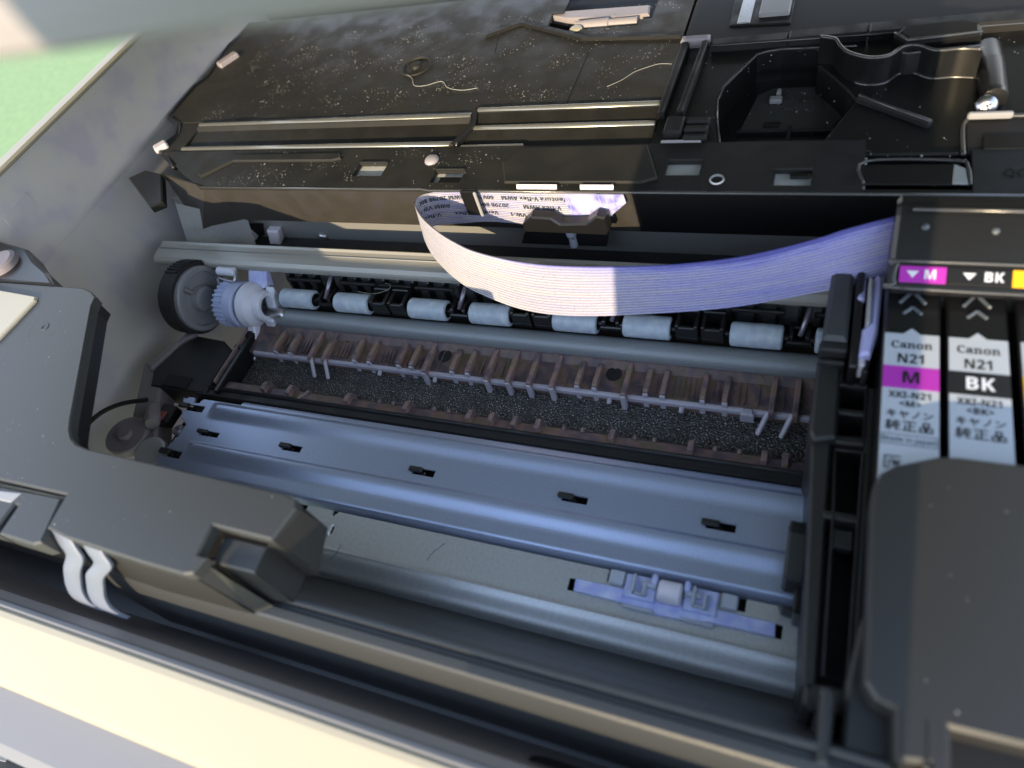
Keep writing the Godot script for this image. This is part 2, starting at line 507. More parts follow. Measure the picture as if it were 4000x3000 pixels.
# ---------------------------------------------------------------- lower housing
func housing() -> void:
	var t := thing("printer_housing", "printer housing with grey side wall, cream front panel and black grained bezels", "printer", Vector3(-110, -92, -150))
	part("side_wall", MB.new().prism(pv([-323, 79.8, -318.5, 79.8, -316.5, 44, -288, -22, -286, -90, -323, -90]), XY, -345, 40, 0.2), M.wall_grey, t, "smeared grey inner side wall")
	part("wall_rim", MB.new().box(Vector3(-321, 81.0, -152), Vector3(7.4, 2.6, 386), 0.9), M.cream, t, "sunlit cream rim of the side wall")
	part("side_wall", MB.new().box(Vector3(98, -20, -150), Vector3(6, 140, 390), 0.4), M.wall_grey, t)
	part("back_wall", MB.new().box(Vector3(-110, -20, -347), Vector3(415, 140, 6), 0.4), M.black_matt, t)
	part("base", MB.new().box(Vector3(-112, -75, -150), Vector3(420, 30, 388), 0.4), M.black_matt, t)
	# raised panel and emboss on the side wall
	part("emboss", MB.new().box(Vector3(-317.8, 62, -151), Vector3(0.7, 14, 16), 0.2), M.wall_grey, t)
	# front panel: inner black flank and cream top
	var fp := MB.new().prism(pv([-20.5, 4, -20.5, 8, -12.8, 37.0, -10.2, 39.3, -8.8, 39.1, -8.8, 4]), ZY, -317, 95)
	var inner := part("front_flank", fp, M.flank_grey, t)
	part("seal_strip", MB.new().prism(pv([-10.4, 39.3, -9.8, 40.2, -8.8, 40.5, -8.1, 40.1, -8.1, 38.5, -9.8, 38.5]), ZY, -317, 95), M.seal_grey, inner)
	part("front_panel", MB.new().prism(pv([-8.0, 34, -8.0, 39.9, -7.2, 40.5, -5.6, 40.2, 9.0, 32.4, 10.4, 31.2, 11.0, 29.6, 11.0, 14, -8.0, 14]), ZY, -317, 95), M.cream, t, "sunlit cream front panel")
	part("lower_strip", MB.new().prism(pv([11.1, 14, 11.1, 26, 24, 24, 27, 22, 27, 6, 11.1, 6]), ZY, -317, 95), M.strip_shade_grey, t, "grey strip below the cream front panel")  # grey here is painted shade; the sun would otherwise light this strip
	# finger recess in the flank
	var rc := []
	for i in 25:
		var a := PI * i / 12.0
		rc.append(Vector3((-30.5 if cos(a) > 0 else -45.5) + 3.4 * cos(a), 28.0 + 5.0 * sin(a), -15.4 + 1.33 * sin(a)))
	part("recess_rim", MB.new().tube(rc, 0.4, 6), M.black_satin, inner)
	part("recess", MB.new().box(Vector3(-38, 28, -15.35), Vector3(20, 9.2, 0.7), 0.3, Basis(Vector3.RIGHT, 0.26)), M.black_deep, inner)
	part("gap_floor", MB.new().box(Vector3(-103, 5, -26), Vector3(390, 4, 24), 0.2), M.black_satin, t)
	# inner frame between the metal sheet and the front gap
	var fr := pv([-51.5, -6, -50.5, -4.5, -46, 4, -41, 16, -36.5, 31, -34, 40, -33, 43.2, -32.2, 44.2, -31.4, 44.2, -30.9, 43.6, -30.5, 41.9, -29.6, 41.9, -29.3, 43.0, -28.9, 44.0, -26.6, 44.0, -26.0, 43.6, -25.4, 42, -23.8, 36, -22.6, 29, -22, 6, -51.5, 10 - 18])
	part("inner_frame", MB.new().prism(fr, ZY, -185, 95), M.black_grained, t)
	# left bezel
	var bz := pv([-316, -111, -284.4, -111.4, -243.9, -111.8, -238.6, -110.4, -234.5, -108.2, -233.3, -104.4, -204.9, -60.9, -202.3, -57.5, -199, -54.8, -195.8, -53.4, -191.1, -52.7, -117.1, -51.6, -113.7, -50.8, -112.7, -48.6, -114.9, -39.6, -133.8, -39.7, -133.2, -31.9, -130.2, -31.7, -131.5, -27.2, -134, -26.4, -149.0, -26.5, -177.0, -27.4, -185.2, -28.4, -186.6, -38.4, -214.4, -38.0, -316, -37.4])
	var bt := part("left_bezel", MB.new().prism(bz, XZ, 62.5, 66, 0.5), M.black_grained, t, "grey-black grained bezel with a rounded inner corner")
	# outer walls below the bezel plate
	var wall := MB.new()
	var rim := [-244, -111.2, -239, -109.6, -235.2, -107.8, -234, -104.2, -205.6, -60.6, -203.0, -57.0, -199.4, -54.2, -195.8, -52.9, -191, -52.2]
	for i in range(0, rim.size() - 2, 2):
		wall.quad(Vector3(rim[i], 62.5, rim[i + 1]), Vector3(rim[i + 2], 62.5, rim[i + 3]), Vector3(rim[i + 2], 57, rim[i + 3]), Vector3(rim[i], 57, rim[i + 1]))
	part("bezel_skirt", wall, M.black_satin, bt)
	var side := MB.new()
	# right flank down to the frame, and the faces round the pocket
	side.quad(Vector3(-112.9, 65.3, -49.2), Vector3(-115, 65.3, -39.8), Vector3(-111.5, 47, -39.4), Vector3(-110.6, 53, -49.6))
	side.quad(Vector3(-119.8, 60.4, -39.5), Vector3(-115, 65, -39.7), Vector3(-111.5, 44, -39.4), Vector3(-117, 44, -38.8))
	side.quad(Vector3(-119.5, 60.3, -39), Vector3(-119.2, 60.3, -32.3), Vector3(-116.5, 44, -31.5), Vector3(-117, 44, -38.8))
	side.quad(Vector3(-133, 60, -32), Vector3(-119.2, 60, -32.2), Vector3(-116.5, 44, -31.2), Vector3(-131, 44, -29))
	side.quad(Vector3(-131.4, 63, -30.5), Vector3(-132.6, 63, -27), Vector3(-126, 44, -26.2), Vector3(-122, 44, -29))
	side.quad(Vector3(-133, 63, -26.9), Vector3(-178, 63, -27.6), Vector3(-176, 30, -24.5), Vector3(-126, 44, -25.8))
	side.quad(Vector3(-113.5, 63, -50.4), Vector3(-191, 63, -52), Vector3(-191, 53, -51.5), Vector3(-110.6, 53, -49.6))
	side.quad(Vector3(-178, 63, -27.6), Vector3(-186, 63, -28.6), Vector3(-186, 20, -27), Vector3(-176, 30, -24.5))
	part("bezel_flank", side, M.black_cover, bt)  # darker than the bezel top: the unlit side is put into the colour
	part("pocket", MB.new().prism(pv([-133.6, -39.4, -119.6, -39.4, -119.2, -32.2, -133, -32.0]), XZ, 56, 60.5, 0.5), M.black_grained, bt)
	part("screw_boss", MB.new().lathe(Vector3(-247, 65.9, -93), Vector3.UP, [[0, 6.6], [0.12, 6.6], [0.12, 6.0], [-0.1, 5.8], [-0.1, 2.0], [0.3, 1.7], [0.3, 0.9], [-0.5, 0.7], [-0.5, 0.0]], 36), M.black_grained, bt)
	# front left panel and slot, cream corner
	part("corner_panel", MB.new().prism(pv([-316, -36.6, -214.1, -36.4, -188.2, -37.5, -184.6, -24.5, -187, -23.4, -201.5, -23.6, -202.0, -32.4, -203.6, -32.4, -203.8, -23.6, -316, -23]), XZ, 58, 65.2, 0.6), M.black_grained, t)
	part("grey_inlay", MB.new().prism(pv([-316, -35.2, -212, -35.0, -203.8, -35.8, -205, -32.6, -316, -30]), XZ, 65.0, 65.5, 0.2), M.grey_plastic, t)
	part("corner_wall", MB.new().box(Vector3(-250, 43, -31.5), Vector3(131, 39, 9), 0.5), M.black_satin, t)
	part("cream_corner", MB.new().prism(pv([-316, -107.8, -283.4, -106.6, -262.0, -105.2, -260.9, -103.5, -262.8, -84, -316, -60]), XZ, 65.5, 67.2, 0.5), M.sticker, t, "bright cream corner plate on the left bezel")
	# black hook that stands behind the bezel
	part("hook", MB.new().prism(pv([-315, -133, -290, -128.5, -280, -122.5, -268, -117.5, -259, -111.5, -315, -111]), XZ, 58, 67, 1.2), M.black_satin, t)
	part("hook_knob", MB.new().lathe(Vector3(-294, 67, -119), Vector3.UP, [[0, 6.5], [2.2, 6.2], [3, 5.0], [3.2, 0]], 28), M.grey_pink, t)
	# white retaining straps in the gap below the bezel
	for s in 2:
		var dx := 9.2 * s
		var path := [Vector3(-182.5 + dx * 1.2, 64.5, -28.6), Vector3(-181.3 + dx * 1.2, 60.5, -26.2), Vector3(-180.4 + dx * 1.2, 57, -24.4), Vector3(-183.4 + dx, 53, -21.9), Vector3(-186 + dx, 49, -20.2), Vector3(-188.4 + dx, 44, -18.0), Vector3(-188.2 + dx, 40, -16.4), Vector3(-186 + dx, 35, -16)]
		var ribn := MB.new()
		var pts := smooth_path(path, 4)
		ribn.sheet(range(pts.size()), [-3.4, -2.9, 2.9, 3.4], func(u, v): return pts[u] + Vector3(v, 0, -0.3 if absf(v) > 3.3 else 0.0), 0.8, Vector3(0, 0.5, 1).normalized())
		part("strap", ribn, M.strap, t, "pale curved strap in the front gap")
	# right bezel
	var rb := part("right_bezel", MB.new().prism(pv([16.6, -44, 16.0, -83.6, 16.3, -87, 17.6, -90.2, 20.4, -92.8, 28.9, -96.6, 33, -97.2, 95, -97.4, 95, -20, 60, -20, 60, -39.8, 31, -39.4, 31, -20, 27.4, -20, 27.4, -32.4, 22.2, -31.6, 21.9, -40.3, 18.6, -41.2]), XZ, 44, 51.5, 0.8), M.black_cover, t, "large black cover in front of the ink tanks")
	part("well_floor", MB.new().box(Vector3(45.5, 42, -30), Vector3(29, 4, 22), 0.4), M.black_deep, rb)
	part("step", MB.new().prism(pv([14.4, -46, 14.2, -33, 20, -26, 60, -24, 60, -60, 16.5, -60]), XZ, 26, 42, 0.8), M.black_cover, rb)
	part("rib", MB.new().prism(pv([22.4, -40.2, 23.4, -40.2, 23.4, -31.2, 22.4, -31.2]), XZ, 36, 51.7, 0.3), M.black_satin, rb)
	part("rib", MB.new().prism(pv([26.6, -39.6, 27.6, -39.6, 27.6, -31.4, 26.6, -31.4]), XZ, 36, 51.7, 0.3), M.black_satin, rb)
	part("post_edge", MB.new().prism(pv([9.6, -43, 11.2, -43.4, 12.4, -42.6, 12.0, -29, 9.8, -28.6]), XZ, 20, 44.6, 0.6), M.black_cover, rb)

func smooth_path(p: Array, n: int) -> Array:
	var r := []
	for i in p.size() - 1:
		for k in n:
			var a: Vector3 = p[maxi(i - 1, 0)]
			var d: Vector3 = p[mini(i + 2, p.size() - 1)]
			r.append((p[i] as Vector3).cubic_interpolate(p[i + 1], a, d, float(k) / n))
	r.append(p[-1])
	return r

# ---------------------------------------------------------------- raised scanner cover
func cover() -> void:
	var t := thing("scanner_cover", "raised pale grey scanner cover whose lower edge crosses the top left corner", "printer cover", Vector3(-103, 60, -340))
	var p := pv([-47.4, 183.6, -46.6, 184.6, -46.4, 187, -46.4, 211, -47.4, 213.5, -50, 215, -341, 102, -341, 74, -49.5, 182.7])
	part("shell", MB.new().prism(p, ZY, -324, 100), M.cover_grey, t)
	t.rotation.z = 0.0226
	t.position.y -= 0.6 * MM
	part("bounce_liner", MB.new().prism(pv([-100, 163.6, -338, 75.0, -338, 74.2, -100, 162.8]), ZY, -316, 92), M.bounce_liner, t, "unseen grey underside of the raised cover, toned for its bounce light")  # added panel, out of view, toned to brighten the well by bounce
	for s in [-296.0, 90.0]:
		part("hinge", MB.new().lathe(Vector3(s - 6, 70, -338), Vector3.RIGHT, [[0, 0], [0, 6], [12, 6], [12, 0]], 24), M.black_satin, t)

# ---------------------------------------------------------------- black upper panel
func upper_panel() -> void:
	var t := thing("upper_panel", "dusty glossy black plastic panel behind the carriage rail with ridges and slots", "printer panel", Vector3(-110, 24, -250))
	# left outline of the panel as steps in z
	var zl := [-330.0, -311.4, -286.2, -276.0, -267.4, -251.4, -241.6, -235.5, -226.1, -215.6, -210.2, -203.0, -196.0, -188.0]
	var xl := [-319.0, -318.6, -312.5, -311.0, -314.3, -314.1, -313.0, -302.5, -297.2, -301.6, -291.5, -281.0, -270.0, -256.0]
	var left := func(z: float) -> float:
		for i in zl.size() - 1:
			if z <= zl[i + 1]: return maxf(-318.0, lerpf(xl[i], xl[i + 1], clampf((z - zl[i]) / (zl[i + 1] - zl[i]), 0, 1)))
		return -256.0
	# upper sheet, with the gap for the white catch
	var us := with_cuts(rng_steps(0, 1, 48), [])
	var zs := with_cuts(rng_steps(-330, -236.5, 36), [-298.0, -283.0])
	var f := func(u: float, z: float) -> Vector3:
		var x := lerpf(left.call(z), -61.5, u)
		var h := 47.2
		h -= 1.2 * exp(-pow((x + 262.0) / 7.0, 2)) * exp(-pow((z + 245.0) / 14.0, 2))
		return Vector3(x, h, z)
	var hole := func(u: float, z: float) -> bool:
		var x := lerpf(left.call(z), -61.5, u)
		return z < -294.0 and x > -126.0 - (z + 298.0) * 0.3 and x < -80.0
	part("upper_sheet", MB.new().sheet(us, zs, f, 1.5, Vector3.UP, hole), M.black_dusty, t)
	var rim := []
	for i in zl.size() - 2: rim.append(Vector3(maxf(xl[i], -317.0) - 0.6, 46.6, zl[i]))
	part("left_rim", MB.new().tube(rim, 1.5, 8), M.black_satin, t)
	part("rim_catch", MB.new().box(Vector3(-300, 48, -216.5), Vector3(5, 3, 6.5), 0.6, Basis(Vector3.UP, -0.7)), M.nylon_white, t, "small white catch at the panel's left edge")
	part("rim_catch", MB.new().box(Vector3(-306, 48, -290), Vector3(5, 3, 12), 0.6, Basis(Vector3.UP, -0.5)), M.cover_grey, t)
	# panel seams
	part("seam", MB.new().box(Vector3(-99.5, 47.25, -258), Vector3(0.35, 0.2, 44), 0.05), M.black_deep, t)
	part("seam", MB.new().box(Vector3(-147, 47.25, -292), Vector3(0.35, 0.2, 24), 0.05, Basis(Vector3.UP, 0.2)), M.black_deep, t)
	part("catch_rim", MB.new().prism(pv([-153.7, -292.4, -139, -301, -105.1, -284.1, -62, -280.3, -62, -283, -104, -287.2, -138, -304, -154, -296]), XZ, 46.8, 48.4, 0.5), M.black_gloss, t)
	# ridges
	part("ridge", MB.new().prism(pv([-236.5, 44, -236.5, 47.2, -234.6, 48.2, -232.8, 48.6, -231.2, 48.0, -229.6, 46.4, -218.5, 45.0, -216.9, 47.2, -215.6, 47.6, -214.4, 47.0, -213.4, 45, -213.4, 44]), ZY, -287, -138.2), M.black_dusty, t)
	part("ridge", MB.new().prism(pv([-239, 44, -239, 47.2, -237.6, 48.4, -235.8, 48.6, -234.4, 47.8, -227.4, 46.6, -226.0, 47.4, -224.6, 46.8, -217.5, 45.2, -213, 45.0, -213, 44]), ZY, -136.8, -61), M.black_dusty, t)
	for q in [[-286.0, -138.6, -232.8, 47.5], [-286.0, -138.6, -215.8, 46.6], [-136.4, -61.4, -236.2, 47.6], [-136.4, -61.4, -226.0, 46.4], [-136.4, -110.0, -214.0, 46.2]]:
		part("crest_highlight", MB.new().tube([Vector3(q[0], q[3], q[2]), Vector3(q[1], q[3], q[2])], 1.4, 16), M.crest_highlight, t)  # tubes stand in for the highlight along each ridge
	part("ridge_end", MB.new().prism(pv([-139, -237.5, -137, -239.5, -134.5, -226, -139.5, -213.5, -141.5, -213.5, -137.5, -226]), XZ, 44, 48.4, 0.4), M.black_gloss, t)
	part("left_flat", MB.new().prism(pv([-302, -236.4, -287, -236.4, -287, -213.4, -297, -213.4, -301, -216, -297, -226]), XZ, 44, 46.8, 0.3), M.black_dusty, t)
	# strip along the front edge with its openings
	var holes := [[-179, -203.5, -165.2, -195.6], [-141.4, -198.8, -128.6, -191.8], [-120.5, -203.1, -117.8, -195.5], [-52.2, -203.5, -40.5, -196], [-17.7, -198.6, -5.5, -191.1]]
	var cx := []
	var cz := []
	for h in holes:
		cx.append_array([h[0], h[2]])
		cz.append_array([h[1], h[3]])
	for side in 2:
		var x0: float = -256.0 if side == 0 else -61.0
		var x1: float = -61.0 if side == 0 else 9.2
		var sx := with_cuts(rng_steps(0, 1, 30), cx.map(func(x): return (x - x0) / (x1 - x0)))
		var sz := with_cuts(rng_steps(-213.2, -188.2, 10), cz)
		var g := func(u: float, z: float) -> Vector3:
			var a: float = minf(x0, left.call(z)) if side == 0 else x0
			# keep the cut edges square: only the first stretch follows the outline
			var x := lerpf(x0, x1, u)
			if side == 0 and u < 0.05: x = lerpf(a, lerpf(x0, x1, 0.05), u / 0.05)
			return Vector3(x, 47.6, z)
		var hh := func(u: float, z: float) -> bool:
			var x := lerpf(x0, x1, u)
			for h in holes:
				if x > h[0] and x < h[2] and z > h[1] and z < h[3]: return true
			return false
		part("edge_strip", MB.new().sheet(sx, sz, g, 1.6, Vector3.UP, hh, false), M.black_dusty if side == 0 else M.black_gloss, t)
	part("edge_strip", MB.new().box(Vector3(66.5, 46.8, -198), Vector3(57, 1.6, 20), 0.2), M.black_gloss, t)
	part("underlay", MB.new().box(Vector3(-90, 45.0, -199), Vector3(200, 1.0, 16), 0.1), M.zinc_pale, t)
	part("front_bead", MB.new().tube([Vector3(-256, 47.4, -188.1), Vector3(-160, 47.4, -188.1), Vector3(-144, 47.4, -188.3), Vector3(-140, 47.2, -187.7), Vector3(95, 47.2, -187.7)], 0.55, 8), M.edge_shine, t)
	part("drop_face", MB.new().sheet(rng_steps(-254, -62, 20), [0.0, 0.5, 1.0], func(x, v): return Vector3(x, lerpf(47.2, 24.2, v), lerpf(-188.8, -193.2, v)), 1.2, Vector3(0, 0, 1)), M.face_lit_dusty, t)  # lit half, in the paler material
	part("drop_face", MB.new().sheet(rng_steps(-62, 95, 16), [0.0, 0.5, 1.0], func(x, v): return Vector3(x, lerpf(47.2, 24.2, v), lerpf(-188.8, -193.2, v)), 1.2, Vector3(0, 0, 1)), M.black_satin, t)  # shaded half: the shade is put into a darker material
	var fl := MB.new().flat()
	fl.quad(Vector3(-254, 47.2, -188.8), Vector3(-247, 24.2, -193.2), Vector3(-272, 22, -186), Vector3(-286, 47, -198))
	part("side_flange", fl, M.face_lit_dusty, t)
	part("flange_edge", MB.new().tube([Vector3(-254, 47.3, -188.6), Vector3(-285.5, 47.2, -198)], 0.5, 6), M.black_gloss, t)
	part("side_clip", MB.new().prism(pv([-305, -194.5, -297.6, -200.2, -286, -197.5, -271, -178.6, -276, -175]), XZ, 44, 47.6, 0.6), M.black_satin, t)
	var mt := MB.new().flat()
	mt.quad(Vector3(-275, 40, -186), Vector3(-247.5, 24.2, -192.9), Vector3(-252, 4, -190), Vector3(-284, 14, -182))
	part("side_plate", mt, M.zinc_grey, t)
	# mouldings on the strip
	part("bar", MB.new().prism(pv([-262, -196, -249, -209.2, -192, -209.6, -189.4, -206, -193.5, -204.6, -247, -204.8, -258.5, -194.2]), XZ, 47.5, 48.6, 0.5), M.black_dusty, t)
	part("pad", MB.new().prism(pv([-108.4, -211.2, -114.5, -203.1, -109.6, -191.3, -59.0, -191.6, -53.9, -194.0, -61.0, -211.6]), XZ, 47.5, 48.5, 0.4), M.black_dusty, t)
	part("stud", MB.new().lathe(Vector3(-145.7, 47.5, -204.9), Vector3.UP, [[0, 3.0], [0.8, 2.8], [1.5, 2.0], [1.8, 1.0], [1.9, 0]], 24, true), M.cover_grey, t, "small pale round stud")
	part("screw_hole", MB.new().lathe(Vector3(-34.3, 47.7, -193.6), Vector3.UP, [[0.05, 2.5], [0.5, 2.3], [0.3, 1.9], [-0.6, 1.8], [-0.6, 0]], 24), M.zinc_grey, t)
	for h in [[-172.1, -203.2, 13.6, 0.6], [-135, -198.6, 12.6, 0.6], [-46.3, -203.2, 11.6, 0.6], [-11.6, -198.3, 12, 0.6]]:
		part("slot_lip", MB.new().box(Vector3(h[0], 47.9, h[1] - 0.5), Vector3(h[2], 0.9, 1.1), 0.3), M.black_gloss, t)
	part("tongue", MB.new().box(Vector3(-133, 46.8, -193.4), Vector3(10, 1.4, 3.8), 0.3), M.black_satin, t)
	part("tongue", MB.new().box(Vector3(-9, 46.9, -196.4), Vector3(6, 1.2, 2.2), 0.3), M.black_satin, t)
	# round boss in the sheet and tangled hair
	part("boss", MB.new().lathe(Vector3(-182, 47.0, -273), Vector3.UP, [[0, 8], [0.7, 7.6], [0.8, 6.8], [0.1, 6.2], [0.1, 2.6], [1.4, 2.2], [1.8, 1.4], [1.8, 0]], 32), M.black_dusty, t)
	# white catches in the upper gap
	part("catch_bar", MB.new().prism(pv([-134.2, -312, -80.8, -311, -79.6, -303, -93, -302, -118, -305]), XZ, 43, 46.5, 0.8), M.cover_grey, t, "pale latch bar in the upper opening")
	part("catch_roll", MB.new().lathe(Vector3(-112, 45.5, -299.5), Vector3.RIGHT, [[0, 0], [0, 2.2], [15, 2.6], [15.4, 1.9], [28, 2.0], [28, 0]], 20), M.cover_grey, t)
	part("catch_tip", MB.new().lathe(Vector3(-110.5, 46.6, -294.6), Vector3.UP, [[0, 3.0], [0.9, 2.6], [1.2, 1.5], [1.3, 0]], 20, true), M.sticker, t)
	part("gap_floor", MB.new().box(Vector3(-105, 40, -312), Vector3(60, 2, 40), 0.2), M.black_deep, t)
	# ------- right half
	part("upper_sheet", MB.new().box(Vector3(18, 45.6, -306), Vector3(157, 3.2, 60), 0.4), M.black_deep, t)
	part("window_frame", MB.new().prism(pv([-45, -318, -43.8, -286.5, -20.8, -285.2, -20.8, -318]), XZ, 46.8, 47.8, 0.3), M.black_gloss, t)
	part("glass_strip", MB.new().box(Vector3(-38.5, 47.4, -302), Vector3(5, 1.6, 30), 0.3), M.zinc_grey, t)
	part("pale_block", MB.new().box(Vector3(-27.5, 47.6, -301.5), Vector3(11.5, 3.4, 22), 0.5), M.grey_plastic, t)
	part("recess_floor", MB.new().box(Vector3(-16, 33.0, -238), Vector3(52, 1.6, 66), 0.2), M.black_satin, t)
	# flat deck round the recess
	part("deck", MB.new().prism(pv([-61, -213.2, -36.5, -213.2, -39.2, -226, -41.2, -240, -40.4, -247, -31, -267.6, -22.1, -269.5, 3.5, -268.3, -8.8, -257.8, -3.8, -251, 1.8, -242.4, 5.1, -236, -5.5, -210.4, 0, -207.4, 95, -207.4, 95, -277, -61, -277]), XZ, 28, 46.4, 0.6), M.black_satin, t)
	part("deck_front", MB.new().prism(pv([-61, -213.0, 9.2, -213.0, 9.2, -203.2, 38, -203.0, 38, -207.2, 95, -207.2, 95, -213.2]), XZ, 44, 46.3, 0.2), M.black_satin, t) if false else null
	part("frame_rib", MB.new().prism(pv([-60.6, -274, -57.4, -274, -58.6, -229, -61, -229]), XZ, 45, 49.6, 0.6), M.black_gloss, t)
	part("frame_rib", MB.new().prism(pv([-52.2, -274, -49.8, -274, -51.6, -229, -54, -229]), XZ, 45, 49.8, 0.6), M.black_gloss, t)
	part("frame_cap", MB.new().prism(pv([-60.6, -277.6, -49.6, -277.6, -49.8, -274.2, -60.8, -274.2]), XZ, 45, 50.2, 0.7), M.cover_grey, t, "pale corner of the frame, its sunlit look put into the colour")  # pale material stands in for sunlight on this corner
	for q in [[-53.5, -222, 6.6, 9.5, 49.4], [-45.6, -224.6, 8.6, 3.2, 49.2], [-45.6, -220.2, 8.6, 3.2, 49.0], [-45.4, -216.2, 8.4, 2.6, 48.6]]:
		part("connector", MB.new().box(Vector3(q[0], 46.5, q[1]), Vector3(q[2], (q[4] - 46.5) * 2, q[3]), 0.7), M.black_gloss, t)
	part("connector_seat", MB.new().box(Vector3(-50, 46.7, -213.6), Vector3(14, 1.2, 4), 0.3), M.nylon_white, t, "white piece under the black connector")
	var beams := [[-48.6, -20.6], [-20.2, 6.5], [7.0, 95.0]]
	for i in 3:
		part("beam", MB.new().prism(pv([beams[i][0], -275.5 - i * 1.2, beams[i][1], -276.5 - i * 2.0, beams[i][1], -270.8 - i * 0.8, beams[i][0], -270.6 - i * 0.3]), XZ, 45, 49.4 + i * 0.3, 0.6), M.black_gloss, t)
	part("recess_edge", MB.new().tube([Vector3(-41.0, 46.4, -240), Vector3(-40.2, 46.4, -247), Vector3(-31, 46.4, -267), Vector3(-27, 46.4, -269), Vector3(-22, 46.5, -269.6), Vector3(3.5, 46.5, -268.6)], 0.5, 8), M.edge_shine, t)
	# smoked window at the bottom of the recess with gears behind it
	var w := part("window", MB.new().prism(pv([-33.5, -235.7, -29.6, -258, -24, -262.5, 2.4, -262.1, 5.0, -250.7, -2.0, -235.2]), XZ, 34, 35.2, 0.5), M.window_smoke, t)
	for q in [[-16.5, -251, 3.2], [-9.6, -250.5, 3.6]]:
		part("gear", MB.new().prism(gear_outline(q[2], 12, 0.5, Vector2(q[0], q[1])), XZ, 35.0, 35.7, 0.2), M.window_smoke, w)
	part("clip", MB.new().box(Vector3(-22.2, 36.2, -253), Vector3(4.6, 2, 3.2), 0.5), M.grey_plastic, w)
	part("clip", MB.new().box(Vector3(-21.4, 37.2, -256.2), Vector3(1.6, 2, 2.6), 0.4), M.grey_plastic, w)
	part("clip_frame", MB.new().box(Vector3(-22, 35.5, -239), Vector3(5.6, 1, 2.6), 0.3), M.black_satin, w)
	part("bar", MB.new().box(Vector3(-17, 36.0, -233.2), Vector3(34, 3, 1.4), 0.4), M.black_gloss, t)
	part("bar", MB.new().box(Vector3(-17, 36.0, -227.2), Vector3(34, 3, 1.4), 0.4), M.black_gloss, t)
	part("bar", MB.new().box(Vector3(-15.5, 36.5, -229.5), Vector3(1.4, 3, 12), 0.4), M.black_gloss, t)
	# wavy shield
	var wv := smooth_path([Vector3(-8.8, 0, -259.5), Vector3(-4, 0, -257.5), Vector3(-2.4, 0, -254), Vector3(0, 0, -249.6), Vector3(4, 0, -246.4), Vector3(8.3, 0, -244.6), Vector3(13.5, 0, -245.4), Vector3(17.5, 0, -250.2), Vector3(22, 0, -250.4), Vector3(27, 0, -246.8), Vector3(34, 0, -247.0), Vector3(40, 0, -246.0)], 4)
	part("wavy_shield", MB.new().sheet(range(wv.size()), [46.0, 50.0, 54.0, 56.0], func(u, y): return Vector3(wv[u].x, y, wv[u].z), 1.1, Vector3(0, 0, 1)), M.black_satin, t)
	part("shield_edge", MB.new().tube(wv.map(func(p): return Vector3(p.x, 56.0, p.z - 0.5)), 0.6, 6), M.edge_shine, t)
	part("shield_foot", MB.new().tube(wv.slice(16).map(func(p): return Vector3(p.x, 46.5, p.z + 0.2)), 0.5, 6), M.edge_shine, t)
	part("slanted_rib", MB.new().box(Vector3(16.4, 47.3, -228), Vector3(26.5, 2.6, 2.4), 0.6, Basis(Vector3.UP, -0.61)), M.black_gloss, t)
	part("rib_crest", MB.new().tube([Vector3(5.8, 48.6, -235.4), Vector3(27.2, 48.6, -220.4)], 0.6, 8), M.edge_shine, t)
	part("handle_edge", MB.new().tube([Vector3(14.6, 57, -257.3), Vector3(18.6, 57, -252.6), Vector3(39.8, 57, -255)], 0.5, 8), M.edge_shine, t)
	part("handle_edge", MB.new().tube([Vector3(14.8, 54, -251.8), Vector3(18.9, 54, -249.8), Vector3(40, 54, -252)], 0.45, 8), M.edge_shine, t)
	part("beam_edge", MB.new().tube([Vector3(-48.5, 48.8, -270.9), Vector3(95, 49.2, -272)], 0.45, 8), M.edge_shine, t)
	part("pocket_rim", MB.new().tube([Vector3(-41.2, 46.4, -240), Vector3(-39.2, 46.4, -226), Vector3(-36.4, 46.4, -213.4)], 0.4, 8), M.edge_shine, t)
	part("screw_post", MB.new().lathe(Vector3(44.2, 46, -252), Vector3(0.0, 0.14, 1), [[-12, 4.6], [0, 4.4], [20, 3.8], [22.4, 3.6], [22.8, 0]], 26), M.black_satin, t)
	var sc := part("screw", MB.new().lathe(Vector3(42.0, 48.6, -227.6), Vector3(0, 0.55, 1), [[0, 3.2], [0.7, 3.1], [1.4, 2.4], [1.6, 1.2], [1.6, 0]], 26, true), M.screw, t)
	for a in 2:
		part("cross_slot", MB.new().box(Vector3(42.0, 49.4, -226.1), Vector3(2.6, 0.6, 0.4), 0.05, Basis(Vector3(0, 0.48, 0.877), PI / 2 * a + 0.6) * Basis(Vector3.RIGHT, 1.07)), M.black_deep, sc)
	part("handle", MB.new().prism(pv([14.5, -257.5, 17.0, -262.5, 34.7, -264.2, 40.2, -260.3, 40.0, -255, 18.6, -252.4]), XZ, 44, 57, 1.6), M.black_satin, t)
	part("handle_lip", MB.new().prism(pv([15.5, -252.6, 18.6, -251.2, 40, -253.4, 40, -251.8, 18.9, -249.4, 14.6, -252.0]), XZ, 46, 54, 0.5), M.black_gloss, t)
	part("cutout_rim", MB.new().tube(smooth_path([Vector3(36.0, 47, -206), Vector3(35.9, 47, -218), Vector3(37, 47, -222.5), Vector3(40.5, 47, -224.4), Vector3(60, 47, -224.2)], 5), 0.7, 8), M.edge_shine, t)
	part("cutout", MB.new().box(Vector3(53, 46.6, -215), Vector3(32, 0.5, 17), 0.1), M.black_deep, t)
	part("cutout_block", MB.new().box(Vector3(48, 47.0, -211), Vector3(14, 1.6, 7), 0.4), M.black_satin, t)
	part("bracket", MB.new().box(Vector3(43, 48.4, -223), Vector3(12, 2.2, 1.8), 0.5), M.grey_plastic, t)
